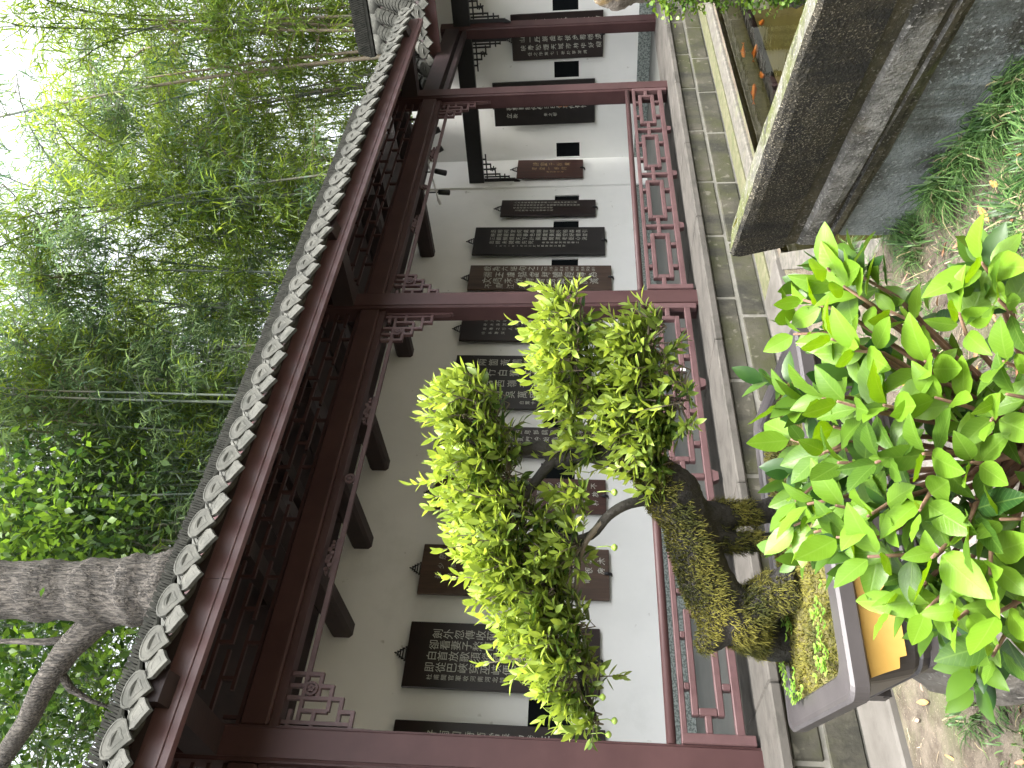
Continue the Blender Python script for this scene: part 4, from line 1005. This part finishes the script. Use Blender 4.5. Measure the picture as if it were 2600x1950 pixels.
def bonsai():
    base=on_z(400,2000,.785); e=empty('bonsai_tree',tuple(base)); tag(e,'old bonsai tree with mossy leaning trunk and lime green foliage pads','bonsai')
    inv=Vector(base)
    def P(u,v,d): return at(u,v,d)-inv
    def remesh(mb,vox,name,mat,amp,freq):
        me=bpy.data.meshes.new(name); me.from_pydata(mb.v,[],mb.f); o=bpy.data.objects.new(name,me); COL.objects.link(o)
        md=o.modifiers.new('r','REMESH'); md.mode='VOXEL'; md.voxel_size=vox
        dg=bpy.context.evaluated_depsgraph_get(); m2=bpy.data.meshes.new_from_object(o.evaluated_get(dg)); bpy.data.objects.remove(o)
        m2.name=name
        co=[]
        for v in m2.vertices:
            q=v.co; n_=v.normal; a=mnoise.noise(q*freq)+.6*(1-2*abs(mnoise.noise(q*freq*2.2)))+.3*mnoise.noise(q*freq*5)
            co.append(q+n_*amp*a)
        for v,c in zip(m2.vertices,co): v.co=c
        m2.materials.clear(); m2.materials.append(mat); m2.polygons.foreach_set('use_smooth',[True]*len(m2.polygons)); m2.update()
        return link(name,m2,e)
    def path(pts,mb,n=12):
        # smooth a coarse path of (u,v,depth,r)
        Q=[P(u,v,d) for u,v,d,r in pts]; r=[q[3] for q in pts]; o=[];rr=[]
        for i in range(len(Q)-1):
            p0=Q[max(i-1,0)];p1=Q[i];p2=Q[i+1];p3=Q[min(i+2,len(Q)-1)]
            for k in range(4):
                t=k/4
                o.append(.5*((2*p1)+(p2-p0)*t+(2*p0-5*p1+4*p2-p3)*t*t+(3*p1-p0-3*p2+p3)*t**3)); rr.append(r[i]*(1-t)+r[i+1]*t)
        o.append(Q[-1]); rr.append(r[-1])
        mb.tube(o,rr,n)
    mb=MB()
    path([(470,2035,2.22,.066),(430,1945,2.27,.060),(372,1875,2.30,.078),(425,1822,2.31,.082),(485,1790,2.32,.078),(560,1764,2.33,.074),(620,1748,2.34,.068),(690,1712,2.35,.084),(728,1675,2.35,.074),(765,1630,2.35,.048),(790,1560,2.35,.036)],mb)
    path([(375,1872,2.30,.07),(338,1930,2.35,.062),(322,2000,2.40,.068)],mb)
    path([(372,1845,2.28,.05),(328,1806,2.27,.040),(302,1783,2.27,.018)],mb)
    path([(645,1760,2.35,.045),(642,1850,2.39,.037),(650,1930,2.42,.037),(655,1995,2.45,.045)],mb)
    path([(590,1770,2.34,.04),(575,1870,2.36,.029),(573,1950,2.38,.028),(573,2015,2.40,.034)],mb)
    trunk=remesh(mb,.011,'trunk',TRUNKM,.007,16)
    def branch(pts,n=7):
        m=MB(); path(pts,m,n); return m.build('branch',TWIG if pts[0][3]<.02 else TRUNKM,e,True)
    branch([(690,1690,2.33,.022),(672,1600,2.30,.016),(640,1545,2.28,.015),(590,1500,2.27,.014),(560,1420,2.28,.013),(470,1400,2.28,.015),(330,1450,2.26,.013),(180,1490,2.24,.011),(110,1520,2.24,.006)])
    branch([(785,1575,2.35,.034),(800,1480,2.36,.028),(780,1420,2.37,.028),(815,1370,2.38,.022),(800,1280,2.38,.017),(830,1200,2.37,.012),(880,1130,2.36,.006)])
    branch([(770,1610,2.35,.03),(830,1560,2.33,.022),(930,1525,2.32,.016),(1000,1480,2.32,.013),(1050,1440,2.32,.011),(1140,1430,2.31,.006)])
    branch([(745,1655,2.34,.026),(850,1630,2.30,.016),(960,1625,2.28,.012),(1060,1610,2.27,.006)])
    branch([(800,1420,2.37,.02),(700,1340,2.33,.014),(600,1290,2.30,.010),(520,1260,2.3,.005)])
    branch([(640,1545,2.28,.012),(560,1480,2.25,.008),(440,1460,2.24,.005)])
    # foliage pads
    pads=[(570,1315,130,130,2.30),(455,1372,125,125,2.28),(340,1430,112,108,2.26),(230,1470,92,84,2.25),(125,1495,58,48,2.24),(645,1290,80,95,2.33),(560,1450,80,55,2.27),
          (820,1235,185,105,2.36),(900,1180,95,60,2.36),(735,1290,110,70,2.35),(1050,1462,130,72,2.32),(1135,1450,68,62,2.31),(965,1475,85,55,2.33),
          (890,1640,150,95,2.31),(1000,1635,125,90,2.29),(1080,1650,75,85,2.28),(800,1670,90,60,2.31),(930,1725,105,45,2.29),(700,1470,50,36,2.33),(840,1500,60,45,2.34)]
    shoots=[]; kpx=2.3/FPX; c_r=vec(cr);c_u=vec(cu);c_f=vec(cf)
    twigs=MB()
    for (u,v,ru,rv,d) in pads:
        N=int(ru*rv/150)+5; c=vec(P(u,v,d)); rx=ru*kpx;ry=rv*kpx;rd=.75*max(ry,min(rx,.13))
        for i in range(N):
            n=unit(rng.normal(size=3)); n[1]=n[1]*.9+.2
            rad=.30+.75*random.random()**.6
            p=c+c_r*(n[0]*rx*rad)+c_u*(n[1]*ry*rad)-c_f*(n[2]*rd*rad)
            out=unit(c_r*n[0]/rx+c_u*n[1]/ry-c_f*n[2]/rd)
            dr=unit(out*.7+np.array([0,0,.75])+rng.normal(size=3)*.35)
            tone=.08+.70*rad*(.6+.4*n[1])+.25*max(0,out@np.array([0,0,1.]))+.13*rng.normal()  # tone paints the pad's shading: upper and outer shoots lighter, interior darker
            L=.035+.035*random.random()
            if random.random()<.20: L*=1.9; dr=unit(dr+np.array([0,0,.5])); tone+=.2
            shoots.append((p,dr,L,tone,.045))
            if i%2==0: twigs.tube([Vector(c+(p-c)*.25),Vector(p-dr*.02),Vector(p+dr*L)],[.0035,.0025,.0012],4,cap=False)
    link('twigs',(lambda m:m)(twigs.build('twigs',TWIG).data),e,'stuff'); bpy.data.objects.remove(bpy.data.objects['twigs'])
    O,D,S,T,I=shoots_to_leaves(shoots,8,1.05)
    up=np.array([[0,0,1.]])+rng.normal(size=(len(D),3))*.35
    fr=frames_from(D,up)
    # the 300 leaves nearest the camera and painted lightest are single parts, the rest one mass
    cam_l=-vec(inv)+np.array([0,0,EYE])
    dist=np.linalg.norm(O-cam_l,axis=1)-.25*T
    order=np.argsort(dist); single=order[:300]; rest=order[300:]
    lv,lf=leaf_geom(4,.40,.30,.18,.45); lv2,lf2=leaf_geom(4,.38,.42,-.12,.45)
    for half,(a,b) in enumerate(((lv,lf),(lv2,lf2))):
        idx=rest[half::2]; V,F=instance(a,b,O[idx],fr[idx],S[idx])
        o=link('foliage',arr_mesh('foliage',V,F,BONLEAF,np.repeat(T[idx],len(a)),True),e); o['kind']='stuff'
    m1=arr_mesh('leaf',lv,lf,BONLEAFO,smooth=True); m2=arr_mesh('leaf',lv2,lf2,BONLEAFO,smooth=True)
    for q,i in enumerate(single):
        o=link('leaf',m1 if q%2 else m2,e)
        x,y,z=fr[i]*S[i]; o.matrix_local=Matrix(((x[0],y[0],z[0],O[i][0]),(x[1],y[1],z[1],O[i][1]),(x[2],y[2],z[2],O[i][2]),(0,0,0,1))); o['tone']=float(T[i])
    # moss on the upper side of the trunk
    me=trunk.data; V=[];F=[];T2=[]; orgs=[];nrm=[]
    tris=[]
    for p in me.polygons:
        q=p.center; w=p.normal.z*.8-p.normal.dot(cf)*.25+.6*mnoise.noise(q*7)+.25
        if q.z<.09 and True: w-=.45
        if w>.22: tris.append((p.area,q,p.normal,w))
    ar=np.array([t[0] for t in tris]); pr=ar/ar.sum(); pick=rng.choice(len(tris),26000,p=pr)
    org=np.array([tris[i][1] for i in pick])+rng.normal(size=(26000,3))*.004; nn=np.array([tris[i][2] for i in pick])
    d=nn+rng.normal(size=nn.shape)*.7+np.array([0,0,.25])
    tn=np.array([.45+1.0*mnoise.noise(Vector(p)*11) for p in org])+.22*rng.normal(size=26000)
    Vb,Fb,Tb=blades(org,d/np.linalg.norm(d,axis=1,keepdims=True),.009+.012*rng.random(26000),np.full(26000,.0024),np.full(26000,.5),2,np.clip(tn,0,1))
    o=link('trunk_moss',arr_mesh('trunk_moss',Vb,Fb,MOSSF,Tb),e); o['kind']='stuff'
    # a few green fruits on thin stalks
    fm=surf('green_fruit',(.25,.38,.06),(.32,.45,.09),20,.4,bs=0)
    for u,v,d in ((120,1560,2.2),(180,1700-170,2.2),(560,1560,2.22),(905,1410,2.24),(700,1560,2.24),(85,1545,2.22)):
        c=P(u,v,d); m=MB(); m.tube([c+Vector((0,0,.05)),c+Vector((.004,0,.02)),c+Vector((0,0,.008))],.0018,5); m.tube([c+Vector((0,0,.009)),c+Vector((0,0,.004)),c,c-Vector((0,0,.005)),c-Vector((0,0,.009))],[.003,.009,.011,.009,.003],8); m.build('fruit',fm,e,True)
bonsai()

# ------------------------------------------------------------------ shrub in the foreground
def shrub():
    LO=leaf_mat('shrub_leaf',(.018,.058,.012),(.155,.29,.024),.36,obj=True,rough=.36,tr_gain=1.3,veins=True); LG=leaf_mat('shrub_leaf_inner',(.018,.058,.012),(.155,.29,.024),.36,rough=.36)
    base=on_z(900,3300,0.0); e=empty('broadleaf_shrub',tuple(base)); tag(e,'bright green broadleaf shrub filling the near foreground','shrub')
    inv=Vector(base)
    def P(u,v,d): return vec(at(u,v,d)-inv)
    s=1.1754
    tips=[(1813,610,1.02),(1776,660,1.05),(1856,640,1.00),(1900,620,1.02),(1763,720,1.08),(1825,740,0.98),(1960,690,1.00),(1875,760,0.95),(2010,800,0.95),
          (2130,580,0.90),(2170,660,0.88),(2080,700,0.92),(2190,790,0.86),(1745,860,1.10),(1800,860,1.02),(1856,880,0.95),(1930,880,0.92),(2060,870,0.90),(2150,900,0.86),
          (1745,960,1.12),(1800,970,1.02),(1850,1000,0.96),(1920,990,0.90),(2010,980,0.88),(2110,1000,0.86),(1745,1060,1.12),(1788,1080,1.05),(1844,1100,0.98),(1900,1100,0.92),(2000,1080,0.88),(2100,1110,0.85),
          (1751,1120,1.10),(1800,1140,1.04),(1862,1160,0.96),(1930,1200,0.90),(2030,1190,0.87),(2140,1210,0.84),(1980,1240,0.98),(1960,1290,0.93),(2030,1290,0.90),(2090,1320,0.86),(2180,1310,0.84),(2120,1250,0.98),(2160,1390,0.85),(2210,1120,0.84),(2220,860,0.84),(1831,930,1.05)]
    shoots=[]; heart=P(820,2520,1.15); stems=MB(); cfv=vec(cf); 
    for (x,y,d) in tips:
        u=1950-y*s; v=x*s; p=P(u,v,d)
        out=unit(p-heart)
        dr=unit(out*.9+np.array([0,0,.45])-cfv*.30+rng.normal(size=3)*.28)
        tone=.32+.78*rng.random()**.8
        L=.045+.03*random.random()
        shoots.append((p-dr*L*.5,dr,L,tone,.060))
        q=Vector(p); h=Vector(heart)
        mid=h.lerp(q,.55)+Vector((0,0,-.04))
        MB().tube([h+Vector((random.uniform(-.05,.05),random.uniform(-.05,.05),-.05)),mid,q-Vector(dr)*.03,q+Vector(dr)*L*.5],[.006,.0045,.0028,.0018],6).build('stem',STEM,e,True)
    # older, darker inner shoots
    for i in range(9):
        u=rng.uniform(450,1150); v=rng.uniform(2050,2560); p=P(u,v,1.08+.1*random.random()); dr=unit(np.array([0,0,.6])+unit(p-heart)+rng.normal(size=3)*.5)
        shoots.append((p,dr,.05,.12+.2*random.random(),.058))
    MB().tube([Vector((0,0,0)),Vector(heart)*.5+Vector((.03,.02,0)),Vector(heart)],[.022,.016,.012],8).build('trunk',STEM,e,True)
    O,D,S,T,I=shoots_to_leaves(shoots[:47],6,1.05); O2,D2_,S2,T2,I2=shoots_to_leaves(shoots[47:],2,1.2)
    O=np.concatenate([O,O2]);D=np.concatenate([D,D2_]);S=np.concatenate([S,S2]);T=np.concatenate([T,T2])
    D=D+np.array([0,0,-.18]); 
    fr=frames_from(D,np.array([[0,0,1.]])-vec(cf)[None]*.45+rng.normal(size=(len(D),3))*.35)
    # darker older leaves deeper in the bush, too many to tell apart
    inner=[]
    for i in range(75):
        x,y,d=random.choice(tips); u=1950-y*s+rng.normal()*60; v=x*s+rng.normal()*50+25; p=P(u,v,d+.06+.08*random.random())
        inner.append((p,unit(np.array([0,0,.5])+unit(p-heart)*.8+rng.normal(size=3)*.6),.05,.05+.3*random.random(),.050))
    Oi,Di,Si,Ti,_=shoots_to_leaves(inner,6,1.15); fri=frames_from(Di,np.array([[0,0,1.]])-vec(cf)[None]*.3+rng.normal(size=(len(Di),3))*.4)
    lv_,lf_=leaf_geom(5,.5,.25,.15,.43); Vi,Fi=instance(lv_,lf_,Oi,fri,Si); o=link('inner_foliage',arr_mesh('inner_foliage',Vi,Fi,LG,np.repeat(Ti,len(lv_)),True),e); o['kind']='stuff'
    mes=[]
    for w,fo,cu_,ps in ((.52,.30,.22,.44),(.58,.22,.10,.42),(.50,.45,.32,.46),(.56,.18,-.10,.42)):
        v,f=leaf_geom(8,w,fo,cu_,ps)
        # waviness of the blade and a thin petiole
        v=v.copy(); v[:,2]+=.018*np.sin(v[:,1]*19+v[:,0]*7)*np.abs(v[:,0])*4
        mes.append(arr_mesh('leaf',v,f,LO,smooth=True))
    for i in range(len(O)):
        o=link('leaf',mes[i%4],e); sz=S[i]*random.uniform(.72,1.15)
        x,y,z=fr[i]*sz; p=O[i]+D[i]/np.linalg.norm(D[i])*.006
        o.matrix_local=Matrix(((x[0],y[0],z[0],p[0]),(x[1],y[1],z[1],p[1]),(x[2],y[2],z[2],p[2]),(0,0,0,1))); o['tone']=float(T[i])
STEM=surf('shrub_stem',(.13,.07,.045),(.22,.13,.085),30,.7,bs=.3)
shrub()

# ------------------------------------------------------------------ tree behind the gallery
def tree():
    y0=8.75; b=at(455,600,1.0); d=(b-Vector((0,0,EYE))); k=y0/d.y; base=Vector((d.x*k,y0,0)); dep=9.9
    e=empty('broadleaf_tree',tuple(base)); tag(e,'thick grey barked tree with a forked limb behind the roof ridge','tree')
    def P(u,v,dp=dep): return at(u,v,dp)-base
    m=MB(); pts=[Vector((0,0,0)),P(462,520),P(458,430),P(452,330),P(450,200),P(452,60),P(455,-150),P(470,-500)]
    n=[]; rad=[.48,.46,.46,.43,.38,.37,.36,.30]
    PP=[];RR=[]
    for a_,b_,ra,rb2 in zip(pts,pts[1:],rad,rad[1:]):
        for k_ in range(10): PP.append(a_.lerp(b_,k_/10)); RR.append((ra*(1-k_/10)+rb2*k_/10)*(1+.05*math.sin(len(PP)*.7)))
    m.tube(PP,RR,40,noise=.075); tr=m.build('trunk',BARK,e,True)
    m=MB(); m.tube([P(470,400),P(420,330),P(380,250),P(300,170),P(210,110),P(120,70),P(30,10),P(-80,-60)],[.24,.22,.19,.17,.15,.13,.12,.10],14,noise=.08); m.build('limb',BARK,e,True)
    for a in ([(330,190),(320,120),(322,0)],[(260,140),(200,180),(170,230),(150,290)],[(60,30),(20,-40),(-10,-150)]):
        m=MB(); m.tube([P(*q) for q in a],[.07,.05,.03,.02][:len(a)],7,noise=.1); m.build('twig',BARK,e,True)
    # leafy crown, mostly above and left of the trunk
    lv=np.array([(0,0,0),(-.28,.45,.06),(0,.5,0),(.28,.45,.06),(0,1,-.05)]); lf=np.array([(0,2,1),(0,3,2),(1,2,4),(2,3,4)])
    O=[];T=[]
    cl=[(u,v,dp) for u,v,dp in zip(rng.uniform(-350,760,70),rng.uniform(-450,420,70),rng.uniform(10.8,13.5,70))]
    for u,v,dp in cl:
        c=vec(P(u,v,dp)); n_=150
        O.append(c+rng.normal(size=(n_,3))*np.array([.55,.55,.4])); T.append(np.clip(.35+.3*rng.normal()+.25*rng.normal(size=n_),0,1))
    O=np.concatenate(O);T=np.concatenate(T); dd=rng.normal(size=O.shape)+np.array([0,0,-.5])
    fr=frames_from(dd,np.array([[0,0,1.]])+rng.normal(size=O.shape)*.5); V,F=instance(lv,lf,O,fr,.12+.07*rng.random(len(O)))
    o=link('crown',arr_mesh('crown',V,F,FLEAF,np.repeat(T,5)),e); o['kind']='stuff'
tree()

# ------------------------------------------------------------------ bamboo
def bamboo():
    lv=np.array([(0,0,0),(-.055,.35,.02),(0,.4,0),(.055,.35,.02),(0,1,-.12)]); lf=np.array([(0,2,1),(0,3,2),(1,2,4),(2,3,4)])
    variants=[]
    for k in range(15):
        H=12.5+4*random.random(); lean=.8+2.4*random.random()
        def pos(t):
            return np.array([lean*t**2.1+ (1.6*max(0,t-.78)/.22 if t>.78 else 0), .25*math.sin(2.5*t+k), H*t-(1.9*(max(0,t-.78)/.22)**2)])
        m=MB(); n=26; pts=[pos(i/n) for i in range(n+1)]; rad=[.050*(1-.80*(i/n)) for i in range(n+1)]
        m.tube([Vector(p) for p in pts],rad,7)
        for i in range(1,n):
            p=Vector(pts[i]); dn=Vector(pts[i+1])-p; dn.normalize(); m.tube([p-dn*.012,p+dn*.012],[rad[i]*1.22]*2,7)
        # side branchlets with hanging leaves
        O=[];D=[];S=[];T=[]; tw=MB()
        nb=34 if k<4 else 66
        for b in range(nb):
            t=(.60+.40*random.random() if k<4 else .16+.7*random.random() if k>12 else .46+.54*random.random()**.9); p=pos(t); a=random.random()*6.28
            L=(.5+1.1*random.random())*(1.15-.5*t); d=np.array([math.cos(a),math.sin(a),.25+.3*random.random()]); tone=.15+.55*random.random()+.2*(t-.5)
            tw.tube([Vector(p),Vector(p+d*L*.5),Vector(p+d*L+np.array([0,0,-.35*L]))],[.010,.006,.003],4,cap=False)
            for q in range(21):
                s=.25+.75*random.random(); w=p+d*L*s+np.array([0,0,-.35*L*s*s])+rng.normal(size=3)*.10
                ld=unit(d*.5+rng.normal(size=3)*.55+np.array([0,0,-.55])); O.append(w);D.append(ld);S.append(.20+.15*random.random());T.append(min(1,max(0,tone+.18*rng.normal())))
        fr=frames_from(np.array(D),np.array([[0,0,1.]])+rng.normal(size=(len(D),3))*.4)
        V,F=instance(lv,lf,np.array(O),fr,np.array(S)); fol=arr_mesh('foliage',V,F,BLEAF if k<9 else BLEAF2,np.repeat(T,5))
        o=m.build('culm',CULM,None,True); cm=o.data; bpy.data.objects.remove(o)
        o=tw.build('branchlets',CULM); tm=o.data; bpy.data.objects.remove(o)
        variants.append((cm,fol,tm))
    clumps=[((8.9,12.0),84,1.5,'in the dense fan of culms behind the middle of the roof'),((6.2,12.4),14,1.0,'left of the fan, behind the tree'),((12.2,11.6),16,1.2,'right of the fan of culms'),
            ((14.6,9.2),14,.9,'behind the corner of the gallery'),((13.4,10.2),14,1.0,'leaning over the gallery corner'),((17.2,7.3),12,1.1,'with low leafy sprays beside the wing ridge'),((18.6,9.6),10,1.2,'with low leafy sprays behind the roof corner'),((16.2,6.2),14,.9,'rising behind the second wing'),((17.5,12),14,1.2,'far right in the grove'),((2.6,13.2),9,.9,'at the left end of the grove'),((19.0,3.8),12,1.0,'at the right picture edge behind the wing')]
    for (cx,cy),n,rr,where in clumps:
        for i in range(n):
            a=random.random()*6.28; r=rr*math.sqrt(random.random())
            e=empty('bamboo',(cx+r*math.cos(a),cy+r*math.sin(a),0)); s=.85+.3*random.random(); e.scale=(s,s,s)
            e.rotation_euler=(0,0,a+random.gauss(0,.55))
            tag(e,'tall green bamboo '+where,'bamboo','bamboo '+where)
            lit_clump=('corner' in where or 'second wing' in where or 'picture edge' in where); cm,fol,tm=random.choice(variants[13:] if 'low leafy' in where else variants[9:13] if (lit_clump and random.random()<.8) or random.random()<.12 else (variants[:4] if 'fan of culms behind' in where and random.random()<.8 else variants[:9]))  # right-hand clumps mostly take the leaf colour that paints bright light
            link('culm',cm,e); o=link('foliage',fol,e); o['kind']='stuff'; o=link('branchlets',tm,e); o['kind']='stuff'
bamboo()
def sky_block_trees():
    # unseen trees added behind the camera to block low sky and shade the wall
    n=1500; a=rng.normal(size=(n,3)); a/=np.linalg.norm(a,axis=1,keepdims=True); O=a*(rng.random((n,1))**.35)*np.array([2.6,2.6,2.9])+np.array([0,0,5.2])
    lv=np.array([(0,0,0),(-.35,.45,.06),(0,.5,0),(.35,.45,.06),(0,1,-.05)]); lf=np.array([(0,2,1),(0,3,2),(1,2,4),(2,3,4)])
    fr=frames_from(rng.normal(size=(n,3)),np.array([[0,0,1.]])+rng.normal(size=(n,3))*.5); V,F=instance(lv,lf,O,fr,.55+.3*rng.random(n)); cr_=arr_mesh('crown',V,F,FLEAF,np.repeat(rng.random(n)*.6,5))
    t=MB().tube([(0,0,0),(.05,0,1.5),(0,.08,3.2),(.1,0,5)],[.22,.17,.14,.08],9).build('trunk',BARK,None,True); tm=t.data; bpy.data.objects.remove(t)
    for x,y,s_ in ((-9,5,1.1),(-9.5,0,1.2),(-7.5,-5,1.1),(-4,-8.5,1.15),(.5,-9.5,1.1),(5,-9.5,1.2),(9.5,-8,1.1),(13,-5,1.1),(-12,9,1.2),(-6.5,-8.5,1.5),(-11,-3,1.5),(-1.8,-12,1.6),(3,-12.5,1.6),(7.5,-12,1.6),(12,-10.5,1.5),(-11,4,1.5),(16,-7.5,1.5),(-8.3,2.6,1.0),(-6,-2.9,.9),(-1.6,-8,.9),(2.9,-8.4,.95),(7.3,-8,1)):
        s_*=.50; e=empty('sky_block_tree',(x,y,0),random.random()*6); e.scale=(s_,s_,s_); tag(e,'unseen round crowned tree added behind the camera to block low sky','tree','unseen trees added to block low sky')
        link('trunk',tm,e); o=link('crown',cr_,e); o['kind']='stuff'
sky_block_trees()
for o in bpy.data.objects:
    if o.name.startswith('lettering'): o['kind']='stuff'
